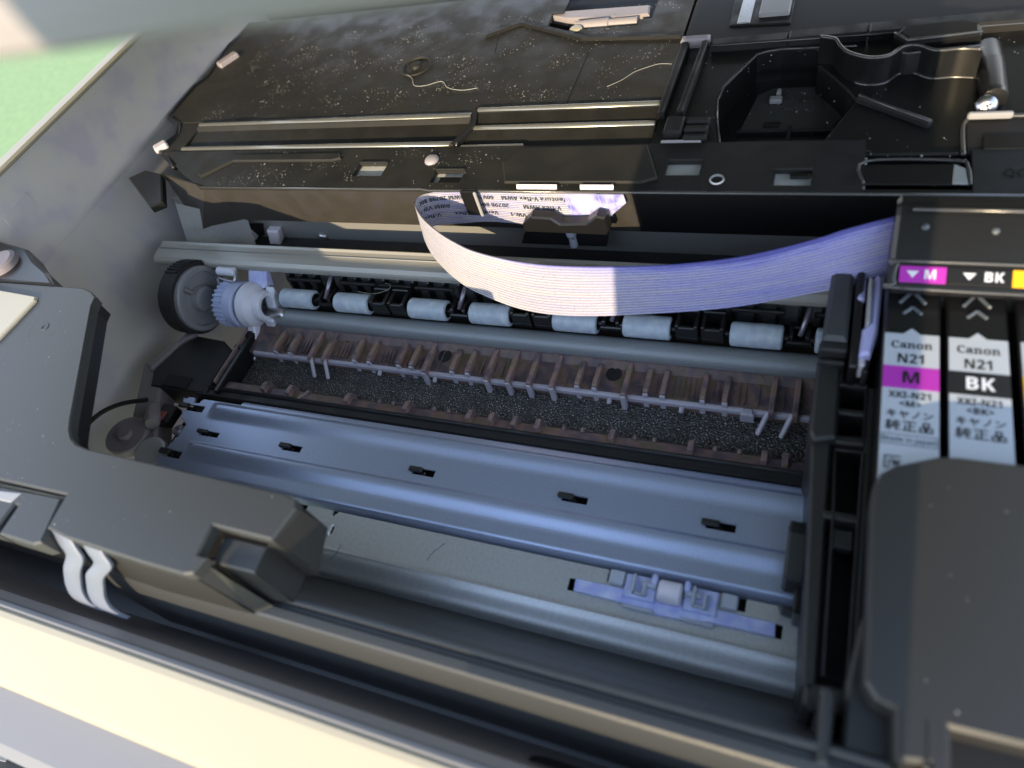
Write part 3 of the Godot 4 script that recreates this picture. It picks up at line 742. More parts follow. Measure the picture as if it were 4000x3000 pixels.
	part("long_slot", MB.new().tube(smooth_path([Vector3(9.4, 47.4, -192.2), Vector3(9.3, 47.4, -202.8), Vector3(33.5, 47.4, -202.9), Vector3(37.0, 47.4, -200), Vector3(37.5, 47.4, -192.2)], 5), 0.5, 8), M.edge_shine, t)
	part("slot_floor", MB.new().box(Vector3(22, 46.9, -197), Vector3(26.5, 0.6, 9.4), 0.2), M.black_satin, t)
	part("slot_end", MB.new().prism(pv([33.4, -201.4, 36.4, -199.4, 37, -192.4, 33, -192.4]), XZ, 46.9, 47.5, 0.2), M.zinc_grey, t)
	part("oval_slot", MB.new().tube(smooth_path([Vector3(-2.4, 46.6, -206.9), Vector3(-1.8, 46.6, -208.6), Vector3(4, 46.6, -208.9), Vector3(10, 46.6, -208.6), Vector3(10.7, 46.6, -206.9)], 4), 0.4, 6), M.edge_shine, t)
	var y := 46.45
	lettering("recycling_mark", ">PS-HI<", 2.2, Vector3(10.6, y, -220.4), Vector3(1, 0, 0.05), Vector3(0, 0, -1), M.black_gloss, t, font(false))
	lettering("recycling_mark", "T1-2", 2.0, Vector3(9.2, y, -215.6), Vector3(1, 0, 0.05), Vector3(0, 0, -1), M.black_gloss, t, font(false))
	lettering("embossed_mark", "QC", 3.2, Vector3(48.6, 47.8, -197), Vector3(1, 0, 0.02), Vector3(0, 0, -1), M.black_satin, t, font(false))
	# cable clips under the edge
	part("cable_clip", MB.new().box(Vector3(-122.6, 42.6, -186.3), Vector3(7.0, 11.5, 1.0), 0.3), M.black_satin, t, "flat clip holding the cable loop")
	part("clip_rib", MB.new().box(Vector3(-119.8, 42.6, -185.6), Vector3(1.2, 11.5, 1.0), 0.3), M.grey_plastic, t)
	part("cable_tray", MB.new().prism(pv([-103, 32.6, -102.6, 36.4, -98.4, 40.2, -90.8, 39.8, -87.7, 37.0, -78, 37.6, -73.6, 41.2, -70.4, 40.4, -69.8, 34.4, -71, 32.2]), XY, -186.5, -182, 0.6, 0.4), M.black_satin, t, "notched black tray lip under the folded cable")
	part("tray_stem", MB.new().prism(pv([-110.5, 17.9, -104, 32, -72, 32.4, -75.5, 18]), XY, -193, -190.8, 0.3), M.black_deep, t)
	part("tray_pin", MB.new().lathe(Vector3(-88, 19, -190), Vector3.UP, [[0, 1.6], [4, 1.4], [6, 2.0], [10, 1.8], [10, 0]], 16), M.nylon_grey, t)

func gear_outline(r: float, n: int, h: float, c := Vector2.ZERO) -> PackedVector2Array:
	var p := PackedVector2Array()
	for i in n:
		for k in 4:
			var a: float = TAU * (i + [0.0, 0.22, 0.5, 0.72][k]) / n
			p.append(c + Vector2(cos(a), sin(a)) * (r + (h if k == 1 or k == 2 else 0.0)))
	return p

# ---------------------------------------------------------------- rear sheet and carriage rail
func rear() -> void:
	var t := thing("rear_plate", "dull grey metal plate standing behind the carriage rail", "metal plate", Vector3(-100, -10, -199))
	part("plate", MB.new().box(Vector3(-98, 10, -199), Vector3(390, 44, 1.2), 0.2), M.rear_steel, t)
	part("rivet", MB.new().lathe(Vector3(-215.4, 10, -198.4), Vector3(0, 0, 1), [[0, 2.4], [0.8, 2.2], [1.5, 1.4], [1.7, 0]], 20, true), M.steel, t)
	part("opening", MB.new().prism(pv([-277, 2, -264, 17, -246, 17.5, -250, 10, -262, 5]), XY, -198.3, -198.0, 0.05), M.black_deep, t)
	part("white_lug", MB.new().prism(pv([-271, 14.6, -256, 13.4, -254, 9.4, -258, 6.2, -265.1, 5.5]), XY, -198, -195.5, 0.6), M.nylon_white, t)
	part("white_lug", MB.new().prism(pv([-243, 16, -236, 16, -242, 1, -249, 1]), XY, -198, -194.5, 0.6), M.nylon_white, t)
	part("dark_gap", MB.new().box(Vector3(-3.6, 27, -198), Vector3(2.2, 8, 1), 0.1), M.black_deep, t)
	part("light_gap", MB.new().box(Vector3(0, 27, -198), Vector3(5, 8, 0.8), 0.1), M.zinc_grey, t)
	part("lower_fold", MB.new().prism(pv([-198, 0, -198, 9, -196.5, 8.4, -186, 5, -186, 3]), ZY, -290, 95), M.black_gloss, t)
	var r := thing("carriage_rail", "long bright steel guide rail running behind the rollers", "rail", Vector3(-100, 10, -175))
	part("rail", MB.new().prism(pv([-179.0, 20.5, -179.2, 22.4, -178.4, 22.9, -177.4, 22.3, -172, 22.0, -169.6, 21.6, -168.2, 20.4, -167.8, 19.4, -168.0, 17.6, -168.8, 17.5, -169.2, 19.0, -170.6, 20.0, -178.4, 20.4]), ZY, -292, 92), M.rail_steel, r)
	part("rail_groove", MB.new().tube([Vector3(-291, 22.3, -174.6), Vector3(92, 22.3, -174.6)], 0.25, 6), M.rear_steel, r)

# ---------------------------------------------------------------- platen with ribs and foam
func platen() -> void:
	var t := thing("platen", "brown ribbed paper platen stained by ink mist with a black foam channel", "platen", Vector3(-110, -12, -132))
	part("bank", MB.new().prism(pv([-153.4, -12, -153.4, -0.7, -152.8, -0.3, -151.6, -0.6, -149, -2.2, -139.4, -3.2, -138.6, -3.6, -138.6, -12]), ZY, -232, 20), M.platen_bank, t)
	part("bank_edge", MB.new().prism(pv([-139.2, -3.25, -138.4, -3.35, -137.9, -3.9, -137.9, -5.6, -138.7, -5.6, -138.7, -3.6]), ZY, -229, 20), M.rib_tip, t)  # lit look of the chamfer, painted as a pale strip
	part("foam", MB.new().box(Vector3(-105, -11, -127), Vector3(252, 5.4, 28), 0.3), M.foam, t, "porous black foam in the channel")
	# ribs: [x, tall]
	var ribs := [[-216.0, 0], [-207.8, 0], [-196.1, 1], [-189.1, 1], [-174.5, 0], [-167.3, 0], [-153.1, 0], [-147.1, 0], [-140.3, 1], [-128.6, 0], [-121.8, 0], [-112.9, 1], [-103.9, 1], [-95.4, 1], [-86.3, 1], [-77.0, 0], [-70.4, 0], [-59.2, 1], [-51.7, 0], [-45.7, 0], [-32.0, 0], [-24.6, 0], [-9.5, 2], [-2.1, 2]]
	for r in ribs:
		var x: float = r[0]
		var tall: bool = r[1] > 0
		var z0 := -152.4 if tall else -150.4
		var zk := -136.6 if tall else -139.0
		var rib := part("rib", MB.new().prism(pv([z0, -4, z0, -1.4, z0 + 1.2, -0.2, zk - 1.0, 0.0, zk - 0.3, -0.35, zk, -1.2, zk, -4.2, zk - 1, -4.6]), ZY, x - 0.95, x + 0.95, 0.3, 0.3), M.platen_brown, t)
		var tip := MB.new()
		if r[1] == 2:
			tip.box(Vector3(x - 2.2, -4.6, zk + 1.6), Vector3(1.6, 1.6, 9), 0.4, Basis(Vector3.UP, -0.45) * Basis(Vector3.RIGHT, 0.75))
		elif x < -180 and tall:
			tip.box(Vector3(x + 1.2, -4.4, zk + 1.6), Vector3(1.5, 1.5, 9), 0.4, Basis(Vector3.UP, 0.3) * Basis(Vector3.RIGHT, 0.8))
		else:
			tip.prism(pv([zk - 0.05, -1.0, zk + 0.5, -1.3, zk + 0.75, -8.4, zk - 1.4, -8.4, zk - 1.0, -4.0]), ZY, x - 1.0, x + 1.0, 0.3, 0.3)
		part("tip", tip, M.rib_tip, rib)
	# shallow guide lines between the ribs
	for x in [-214, -212.2, -210.4, -204, -202.2, -200.4, -185, -183.2, -181.4, -179.6, -163, -161.2, -159.4, -157.6, -150, -144, -135.6, -118.6, -116.8, -108, -82, -48.6, -42.6, -40.8, -39, -37.2, -35.4, -29, -27.2, -20.4, -18.4, -14, -6]:
		part("fine_rib", MB.new().box(Vector3(x, -2.75, -146.4), Vector3(0.55, 1.2, 12.5), 0.15), M.platen_bank, t)
	for q in [[-135.0, -146.8], [-65.0, -146.8], [-183.0, -149.0]]:
		part("bolt_hole", MB.new().lathe(Vector3(q[0], -2.45, q[1]), Vector3(0, 1, 0.1), [[-0.2, 3.0], [0.22, 2.9], [0.22, 2.6], [0.08, 2.5], [0.08, 1.0], [0.3, 0.8], [0.3, 0]], 24), M.black_deep, t)  # no real hole: a black disc stands in for its dark inside
	for x in [-163.0, -137.0, -65.0, -39.0]:
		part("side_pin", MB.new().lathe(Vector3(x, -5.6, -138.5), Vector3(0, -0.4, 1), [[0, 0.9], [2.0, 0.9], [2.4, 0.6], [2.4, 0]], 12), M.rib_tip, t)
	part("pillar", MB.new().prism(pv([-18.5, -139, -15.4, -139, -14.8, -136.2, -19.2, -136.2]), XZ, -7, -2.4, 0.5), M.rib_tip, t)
	# front bank
	part("front_bank", MB.new().prism(pv([-122.0, -12, -121.8, -3.4, -121.0, -2.6, -117.6, -2.0, -117.2, -12]), ZY, -232, 20), M.platen_bank, t)
	for x in [-209.6, -196.5, -167.6, -140.5, -113.5, -104.5, -95.3, -86.3, -59.1, -32.4, -9.5, -3.3]:
		part("front_rib", MB.new().prism(pv([-123.6, -9, -123.4, -1.8, -122.2, 0.0, -118.0, 0.6, -117.3, -9]), ZY, x - 1.0, x + 1.0, 0.25, 0.25), M.platen_brown, t)
	part("front_rib", MB.new().box(Vector3(-190.0, -2.6, -119.4), Vector3(1.3, 2.2, 6.4), 0.3, Basis(Vector3.UP, -0.6)), M.platen_brown, t)
	for x in [-154.0, -147.6, -129.5, -123.2, -77.1, -70.2, -51.6, -44.9, -24.9, -17.3]:
		part("front_stud", MB.new().box(Vector3(x, -2.6, -121.6), Vector3(1.4, 2.2, 1.8), 0.4), M.platen_brown, t)
	for x in [-232.5, 14.0]:
		part("end_wall", MB.new().box(Vector3(x, -5, -134), Vector3(2.4, 10, 40), 0.5), M.black_satin, t)
	part("end_wall", MB.new().box(Vector3(-235.4, -4, -136), Vector3(1.0, 10, 36), 0.3), M.platen_brown, t)
	part("end_step", MB.new().box(Vector3(-234.4, -1.6, -147), Vector3(5, 4, 6), 0.4), M.black_satin, t)
	part("end_step", MB.new().box(Vector3(-235.0, -1.8, -138.5), Vector3(5, 4, 2.4), 0.4), M.black_satin, t)
	# black strip in front of the foam
	part("front_strip", MB.new().prism(pv([-117.0, -8, -116.9, -1.0, -116.4, -0.5, -115.8, -0.9, -115.4, -1.8, -113.4, -1.9, -112.9, -0.9, -112.4, -0.9, -112.0, -1.6, -112.0, -8]), ZY, -243, 12), M.black_gloss, t)

# ---------------------------------------------------------------- feed shaft, pinch rollers and their frame
func rollers() -> void:
	var s := thing("feed_shaft", "long gritty grey feed shaft running under the blue rollers", "roller", Vector3(-100, 0.5, -158))
	part("shaft", MB.new().lathe(Vector3(-221, 0.2, -156.4), Vector3.RIGHT, [[0, 0], [0, 3.9], [0.5, 4.4], [310, 4.4], [310, 0]], 40), M.shaft_grit, s)
	part("journal", MB.new().lathe(Vector3(-262, 2.0, -156.6), Vector3.RIGHT, [[0, 0], [0, 3.4], [44, 3.4], [45, 3.0], [45, 0]], 24), M.steel, s)
	var xs := [[-217.5, -201.0], [-189.2, -171.8], [-152.6, -135.3], [-125.3, -107.1], [-90.1, -72.7], [-63.1, -46.0], [-25.8, -8.6], [1.2, 18.4]]
	var lb := ["pale blue pinch roller farthest left, beside the white bearing", "second pale blue pinch roller from the left, right of the first steel pin", "third pale blue pinch roller from the left, left of a steel pin", "pale blue pinch roller under the left curve of the cable loop", "pale blue pinch roller under the lowest part of the white cable", "violet-smeared pinch roller right of the cable's lowest part", "pale blue pinch roller with a whitish worn half, near the carriage", "pinch roller almost hidden behind the carriage post"]
	var proto: Node3D
	for i in 8:
		var c := Vector3((xs[i][0] + xs[i][1]) * 0.5, 8.2, -161.6)
		var o: Node3D
		if i == 0:
			o = thing("pinch_roller", lb[0], "roller", c, "pinch rollers along the feed shaft")
			part("sleeve", MB.new().lathe(c - Vector3(8.6, 0, 0), Vector3.RIGHT, [[0, 2.9], [0.2, 3.9], [0.7, 4.25], [8.6, 4.3], [16.5, 4.25], [17.0, 3.9], [17.2, 2.9]], 32), M.roller_blue, o)
			part("axle", MB.new().lathe(c - Vector3(10.2, 0, 0), Vector3.RIGHT, [[0, 0], [0, 1.3], [1.4, 1.3], [1.6, 2.8], [18.8, 2.8], [19, 1.3], [20.4, 1.3], [20.4, 0]], 20), M.black_satin, o)
			proto = o
		else:
			o = proto.duplicate()
			o.name = numbered("pinch_roller")
			add_child(o, true)
			o.position = c * MM
			tag(o, lb[i], "roller", "pinch rollers along the feed shaft")
	# frame that holds them
	var t := thing("roller_carrier", "black ribbed carrier holding the blue pinch rollers below the rail", "roller carrier", Vector3(-100, 0, -172))
	part("back_plate", MB.new().prism(pv([-181, 0, -181, 17.0, -179.6, 17.0, -174.2, 10.0, -173.0, 6, -173.0, 0]), ZY, -224, 80), M.cell_grey, t)
	part("base", MB.new().box(Vector3(-72, -1, -171), Vector3(304, 5, 14), 0.3), M.black_deep, t)
	var x := -219.0
	while x < 30.0:
		part("cell_wall", MB.new().prism(pv([-179.0, 3, -179.0, 17.4, -175.6, 16.4, -171.4, 12.4, -170.2, 9.6, -169.8, 3]), ZY, x - 0.55, x + 0.55, 0.2, 0.2), M.black_satin, t)
		x += 7.15
	for g in [[-218.5, -199.6], [-190.2, -171.5], [-170, -154.5], [-152.6, -134.5], [-125.8, -92], [-88, -72.5], [-63.5, -30], [-27, -9], [0, 20]]:
		part("top_bar", MB.new().box(Vector3((g[0] + g[1]) * 0.5, 11.9, -169.4), Vector3(g[1] - g[0], 1.7, 1.5), 0.35), M.black_gloss, t)
	# bearing blocks with square windows between every second pair
	for g in [-162.3, -98.6, -36.0]:
		for k in 2:
			var bx: float = g + (-4.4 if k == 0 else 4.4)
			var bl := MB.new()
			for q in [[0, 3.2, 7.8, 1.5], [0, -3.2, 7.8, 1.5], [-3.2, 0, 1.5, 8], [3.2, 0, 1.5, 8]]:
				bl.box(Vector3(bx + q[0], 9.6 - q[1] * 0.32, -163.4 + q[1]), Vector3(q[2], 6.0, q[3]), 0.35)
			bl.box(Vector3(bx, 5.8, -163.2), Vector3(7.6, 2.0, 7.6), 0.2)
			part("bearing_block", bl, M.black_satin, t)
	# bearing forks and steel pins between the other pairs
	for g in [-195.0, -130.3, -67.9, -3.7]:
		part("fork", MB.new().box(Vector3(g - 2.6, 8.0, -163.6), Vector3(1.6, 5.6, 7), 0.4), M.black_satin, t)
		part("fork", MB.new().box(Vector3(g + 2.6, 8.0, -163.6), Vector3(1.6, 5.6, 7), 0.4), M.black_satin, t)
		part("fork_bar", MB.new().box(Vector3(g, 7.2, -160.6), Vector3(8.4, 1.8, 1.6), 0.4), M.black_satin, t)
		part("fork_bar", MB.new().box(Vector3(g, 9.2, -165.6), Vector3(7.4, 1.8, 1.6), 0.4), M.black_satin, t)
		part("pin", MB.new().tube([Vector3(g + 2.6, 16.2, -169.6), Vector3(g + 0.2, 9.6, -161.6)], 0.9, 10), M.pin_steel, t)

# ---------------------------------------------------------------- drive at the left end of the shaft
func left_gears() -> void:
	var t := thing("drive_pulley", "dark grey pulley wheel with toothed black belt against the side wall", "pulley", Vector3(-262, 11, -155))
	var c := Vector3(-265, 11, -155)
	part("wheel", MB.new().lathe(c, Vector3.RIGHT, [[-2, 0], [-2, 15.0], [6.5, 15.0], [7, 14.4], [7, 12.6], [5.0, 12.2], [4.6, 6.2], [8.0, 5.6], [8.4, 4.0], [8.4, 0]], 48), M.wheel_dark, t)
	part("rib", MB.new().box(c + Vector3(5.6, 8.6, 3.4), Vector3(3.2, 5.4, 2.0), 0.4, Basis(Vector3.RIGHT, 0.4)), M.grey_pink, t)
	part("belt", MB.new().lathe(c, Vector3.RIGHT, [[-3.5, 15.1], [-3.5, 16.6], [4.5, 16.6], [4.5, 15.1]], 48), M.belt, t)
	for i in 56:
		var a := TAU * i / 56.0
		var tooth := Vector3(0.2, cos(a) * 17.0, sin(a) * 17.0)
		if a > 0.0 and a < PI: continue
		part("belt_tooth", MB.new().box(c + tooth, Vector3(7.4, 0.9, 0.9), 0.15, Basis(Vector3.RIGHT, a)), M.belt, t)
	var g := thing("blue_gear", "pale blue toothed gear between the dark pulley and white bearing", "gear", Vector3(-242, 10, -156))
	part("teeth", MB.new().prism(gear_outline(9.6, 28, 1.1), func(p, h): return Vector3(h, 7.6 + p.y, -156.2 + p.x), -247, -241.6, 0.3, 0.3), M.gear_blue, g)
	part("hub", MB.new().lathe(Vector3(-241.6, 7.6, -156.2), Vector3.RIGHT, [[0, 10.2], [4.6, 10.4], [5.4, 9.8], [5.4, 0]], 40), M.gear_blue, g)
	part("groove", MB.new().lathe(Vector3(-236.2, 7.6, -156.2), Vector3.RIGHT, [[0, 9.0], [1.0, 9.0], [1.0, 0]], 40), M.pin_steel, g)
	var h := thing("white_bearing", "white bearing bracket clasping the shaft beside the pale blue gear", "bearing", Vector3(-230, 5, -157))
	part("collar", MB.new().lathe(Vector3(-235, 7.2, -156.8), Vector3.RIGHT, [[0, 0], [0, 9.8], [0.8, 10.4], [4.4, 9.6], [6.8, 7.2], [9.6, 6.8], [10.4, 6.2], [10.4, 4.6], [6, 4.4]], 36), M.holder_white, h)
	part("jaw", MB.new().prism(pv([-164, 12, -160, 9.5, -157, 3.4, -151.8, 2.6, -151.4, -2.2, -154.6, -3.6, -160, -1.6, -165, 4]), ZY, -227.5, -222.6, 0.6, 0.4), M.holder_white, h)
	part("arm", MB.new().prism(pv([-152, 5.5, -147.6, 1.0, -143.2, -3.6, -137.4, -7.6, -136.2, -10.4, -139.6, -10.8, -146.5, -5.4, -153, -1.2]), ZY, -235.2, -231.0, 0.8, 0.5), M.holder_white, h)
	part("upper_arm", MB.new().prism(pv([-163, 12, -170, 18.6, -172, 17.6, -168, 8]), ZY, -237, -226.8, 0.8, 0.6), M.nylon_blue, h)
	part("pin", MB.new().lathe(Vector3(-250, 19.4, -165), Vector3.RIGHT, [[0, 0], [0, 2.0], [9, 2.0], [9.6, 1.4], [9.6, 0]], 18), M.holder_white, h)
	part("wire", MB.new().tube(smooth_path([Vector3(-251, 17.0, -163), Vector3(-241, 17.2, -161), Vector3(-239.6, 18.4, -162.6), Vector3(-240.6, 19.4, -166)], 5), 0.6, 8), M.steel, h)
	part("wire", MB.new().tube([Vector3(-251.4, 17.0, -163), Vector3(-252.6, 2, -157)], 0.6, 8), M.pin_steel, h)
	var m := thing("motor_cover", "flat black motor cover between the side wall and the platen", "cover", Vector3(-253, -14, -130))
	part("lid", MB.new().prism(pv([-262, -142, -246, -141, -237.2, -135.4, -238, -112.5, -270, -112.5, -273.8, -120, -268, -136]), XZ, -14, -0.6, 0.6), M.black_matt, m)
	part("side", MB.new().prism(pv([-269, -143, -262.6, -142.4, -268.6, -136, -274.4, -120, -279, -122]), XZ, -14, 0.6, 0.8), M.grey_pink, m)
	part("notch", MB.new().box(Vector3(-256, -0.5, -116), Vector3(14, 1.4, 6), 0.3), M.black_deep, m)
	var k := thing("lower_drive", "blurred grey-pink drive parts and belt behind the bezel's rounded corner", "gear train", Vector3(-265, -10, -95))
	part("bracket", MB.new().prism(pv([-284, -124, -276, -126.5, -269.8, -122, -262, -108, -246, -84, -252, -78, -270, -97]), XZ, -12, -1.5, 1.0), M.grey_pink, k)
	part("wheel", MB.new().lathe(Vector3(-262, -2, -86), Vector3(0.15, 1, 0), [[0, 9], [3.4, 9], [4, 8.4], [4, 3], [6, 2.6], [6, 0]], 32), M.grey_pink, k)
	part("wheel", MB.new().lathe(Vector3(-247, -4, -82), Vector3(0.1, 1, 0.2), [[0, 7], [3, 7], [3.6, 6.4], [3.6, 0]], 32), M.grey_plastic, k)
	part("roller", MB.new().lathe(Vector3(-258, 0, -101), Vector3(0.6, 0.2, 0.7), [[0, 0], [0, 3], [8, 3.4], [11, 2.8], [11.4, 0]], 20), M.grey_pink, k)
	part("belt", MB.new().tube(smooth_path([Vector3(-287, 2, -84), Vector3(-280, 4, -93), Vector3(-272, 4, -99), Vector3(-262, 2.5, -103.5)], 6), 1.0, 8), M.belt, k)
	part("sensor", MB.new().box(Vector3(-250.6, -2, -99.6), Vector3(8, 5, 9), 0.6), M.black_satin, k)
	part("sensor_eye", MB.new().box(Vector3(-250.8, 0.7, -98.4), Vector3(3, 0.8, 4), 0.3), M.red, k, "dull red sensor block")

# ---------------------------------------------------------------- metal guide plates in front of the platen
func metal_plates() -> void:
	var t := thing("guide_plate", "blue-tinted galvanised metal plate with two long beads and hooked slots", "metal plate", Vector3(-115, -8, -93))
	var outline := pv([-246.5, -108.6, -243.0, -109.0, -240.2, -108.9, -239.8, -106.9, -236.4, -106.9, -236.2, -108.8, -231.6, -109.4, 8.6, -111.0, 8.6, -74, -162.5, -74, -170, -72, -237.2, -72, -239.6, -80.4, -236.6, -92, -237.6, -97, -240.8, -99.6])
	# slots: x0, z0, x1, z1
	var slots := [[-244.2, -106.0, -232.2, -102.9], [-226.6, -95.2, -217.0, -92.8], [-239.0, -84.2, -229.2, -80.8], [-242.6, -96.8, -236.4, -90.2]]
	for q in [[-180.2, -94.2], [-121.8, -94.0], [-65.4, -94.1], [-19.1, -93.7]]:
		slots.append([q[0] - 4.2, q[1] - 1.35, q[0] + 4.6, q[1] + 1.35])
	var cx := []
	var cz := [-110.0, -108.0, -107.0, -106.2, -104.6, -103.0, -101.8, -100.8, -100.0, -89.6, -88.8, -87.8, -86.6, -85.2, -84.0, -83.0, -82.2, -79.4, -78.0, -77.0, -76.2, -75.4, -74.8, -74.4, -74.2]
	for s in slots:
		cx.append_array([s[0], s[2]])
		cz.append_array([s[1], s[3]])
	var us := rng_steps(-247, -216, 52)
	us.append_array(rng_steps(-215, 8.6, 56))
	us = with_cuts(us, cx)
	var vs := with_cuts(rng_steps(-111, -72, 46), cz)
	var f := func(x: float, z: float) -> Vector3:
		var l := smoothstep(-229.5, -225.0, x)
		var h := 0.0
		h += 1.4 * l * smoothstep(-108.8, -107.2, z) * (1.0 - smoothstep(-106.4, -100.0, z))
		h += 1.5 * l * smoothstep(-89.6, -88.0, z) * (1.0 - smoothstep(-87.2, -80.8, z))
		if x > -200.0: h -= 3.2 * pow(clampf((z + 77.0) / 3.0, 0, 1.6), 2)
		h -= 0.5 * smoothstep(-109.8, -111.0, z) * l
		return Vector3(x, h, z)
	var hole := func(x: float, z: float) -> bool:
		if z > -74.2 and x > -170.0: return true
		for s in slots:
			if x > s[0] and x < s[2] and z > s[1] and z < s[3]: return true
		return x < -214.0 and not Geometry2D.is_point_in_polygon(Vector2(x, z), outline)
	part("plate", MB.new().sheet(us, vs, f, 0.9, Vector3.UP, hole), M.zinc_blue, t)
	for i in slots.size():
		var s: Array = slots[i]
		if i == 3: continue
		var hk := part("hook", MB.new().box(Vector3(s[0] + 1.4, 0.7, (s[1] + s[3]) * 0.5 - 0.3), Vector3(5.4, 1.5, (s[3] - s[1]) * 0.72), 0.3), M.black_cover, t)
		part("shank", MB.new().box(Vector3(s[0] + 3.4, -2.6, (s[1] + s[3]) * 0.5 + 0.2), Vector3(2.6, 4.0, (s[3] - s[1]) * 0.6), 0.3), M.black_satin, hk)
	part("screw", MB.new().lathe(Vector3(-239.4, -1.4, -93.6), Vector3.UP, [[0, 2.6], [1.0, 2.5], [1.6, 1.8], [1.6, 0.8], [0.9, 0.7], [0.9, 0]], 20), M.pin_steel, t)
	part("tray", MB.new().box(Vector3(-115, -7.5, -92), Vector3(262, 2, 44), 0.2), M.black_deep, t)
	# front sheet
	var u := thing("front_sheet", "grey metal sheet with a rolled front edge below the blue-tinted plate", "metal plate", Vector3(-76, -6, -62))
	var notch := [[-48.4, -73.5, -45.2, -69.6], [-11.4, -73.5, -8.6, -69.4], [-59.6, -68.2, -57.4, -64.3], [-0.4, -68.1, 1.5, -64.2], [-33.0, -73.5, -26.0, -66.2], [-146.9, -67.6, -146.0, -65.0]]
	var nx := []
	var nz := [-60.2, -59.8, -59.3, -58.8, -54.2, -53.4, -52.6, -52.0, -51.4, -51.0]
	for s in notch:
		nx.append_array([s[0], s[2]])
		nz.append_array([s[1], s[3]])
	var ol := pv([-160.8, -73.0, -150, -73.2, -149.5, -71.4, -148, -71.4, -147.5, -73.2, 9, -73.2, 9, -50.6, -148, -50.6, -152, -54.6, -157.4, -56.6, -160.6, -60.4, -161.6, -66.4])
	var su := rng_steps(-162, -144, 26)
	su.append_array(rng_steps(-143, 9, 34))
	var f2 := func(x: float, z: float) -> Vector3:
		var h := 0.0
		h += 0.35 * exp(-pow((z + 59.5) / 0.5, 2))
		h -= 2.4 * smoothstep(-58.8, -52.6, z)
		h -= 3.6 * pow(clampf((z + 53.2) / 2.2, 0, 1), 2)
		h += 0.9 * smoothstep(-68.8, -68.2, z) * (1 - smoothstep(-64.6, -63.6, z)) * (1 - smoothstep(-147.4, -146.6, x))
		return Vector3(x, h, z)
	var hole2 := func(x: float, z: float) -> bool:
		for s in notch:
			if x > s[0] and x < s[2] and z > s[1] and z < s[3]: return true
		return x < -143.0 and not Geometry2D.is_point_in_polygon(Vector2(x, z), ol)
	part("sheet", MB.new().sheet(with_cuts(su, nx), with_cuts(rng_steps(-73.2, -50.8, 26), nz), f2, 0.8, Vector3.UP, hole2), M.zinc_grey, u)
	part("tray", MB.new().box(Vector3(-76, -8.5, -63), Vector3(176, 2, 26), 0.2), M.black_deep, u)
	# roller holder clipped into the front sheet
	var k := thing("roller_holder", "translucent pale blue holder with a small white roller clipped into the grey sheet", "roller holder", Vector3(-29, 0.4, -67))
	part("base", MB.new().prism(pv([-57.6, -68.1, -42.5, -68.1, -42.5, -69.0, -16, -69.0, -16, -68.1, -0.4, -68.0, -0.2, -64.2, -18.6, -64.0, -18.6, -63.0, -33, -62.8, -33, -63.8, -57.2, -64.2]), XZ, 0.5, 1.3, 0.25), M.nylon_blue, k)
	for s in [-1, 1]:
		var ox: float = -29.2 + s * 8.6
		part("arm", MB.new().prism(pv([ox - 4.6, -72.6, ox + 4.6, -72.6, ox + 4.6, -65.6, ox - 4.6, -65.6]), XZ, 1.2, 2.4, 0.3), M.nylon_blue, k)
		part("fin", MB.new().box(Vector3(ox - 1.8, 3.4, -69.4), Vector3(0.9, 3.2, 5.6), 0.3), M.nylon_grey, k)
		part("fin", MB.new().box(Vector3(ox + 1.4, 3.2, -68.6), Vector3(0.9, 3.0, 4.4), 0.3), M.nylon_grey, k)
		part("fin_foot", MB.new().box(Vector3(ox, 2.6, -67.2), Vector3(4.4, 1.2, 1.2), 0.3), M.nylon_grey, k)
		part("cheek", MB.new().box(Vector3(-29.2 + s * 4.7, 3.0, -71.6), Vector3(1.6, 4.4, 3.2), 0.5), M.nylon_blue, k)
		part("axle", MB.new().lathe(Vector3(-29.2 + s * 6.2 - 2.0, 3.0, -70.2), Vector3.RIGHT, [[0, 0], [0, 1.1], [4, 1.1], [4, 0]], 14), M.nylon_grey, k)
		part("tab", MB.new().box(Vector3(-29.2 + s * 16.2, 0.9, -71.0), Vector3(4.6, 1.6, 4.4), 0.4), M.nylon_grey, k)
		part("lip", MB.new().box(Vector3(-29.2 + s * 8.4, 1.2, -63.2), Vector3(9.5, 1.3, 1.1), 0.35), M.nylon_grey, k)
	part("roller", MB.new().lathe(Vector3(-32.6, 2.6, -69.3), Vector3.RIGHT, [[0, 0], [0, 2.6], [0.5, 3.3], [6.3, 3.3], [6.8, 2.6], [6.8, 0]], 28), M.nylon_white, k, "small white roller")

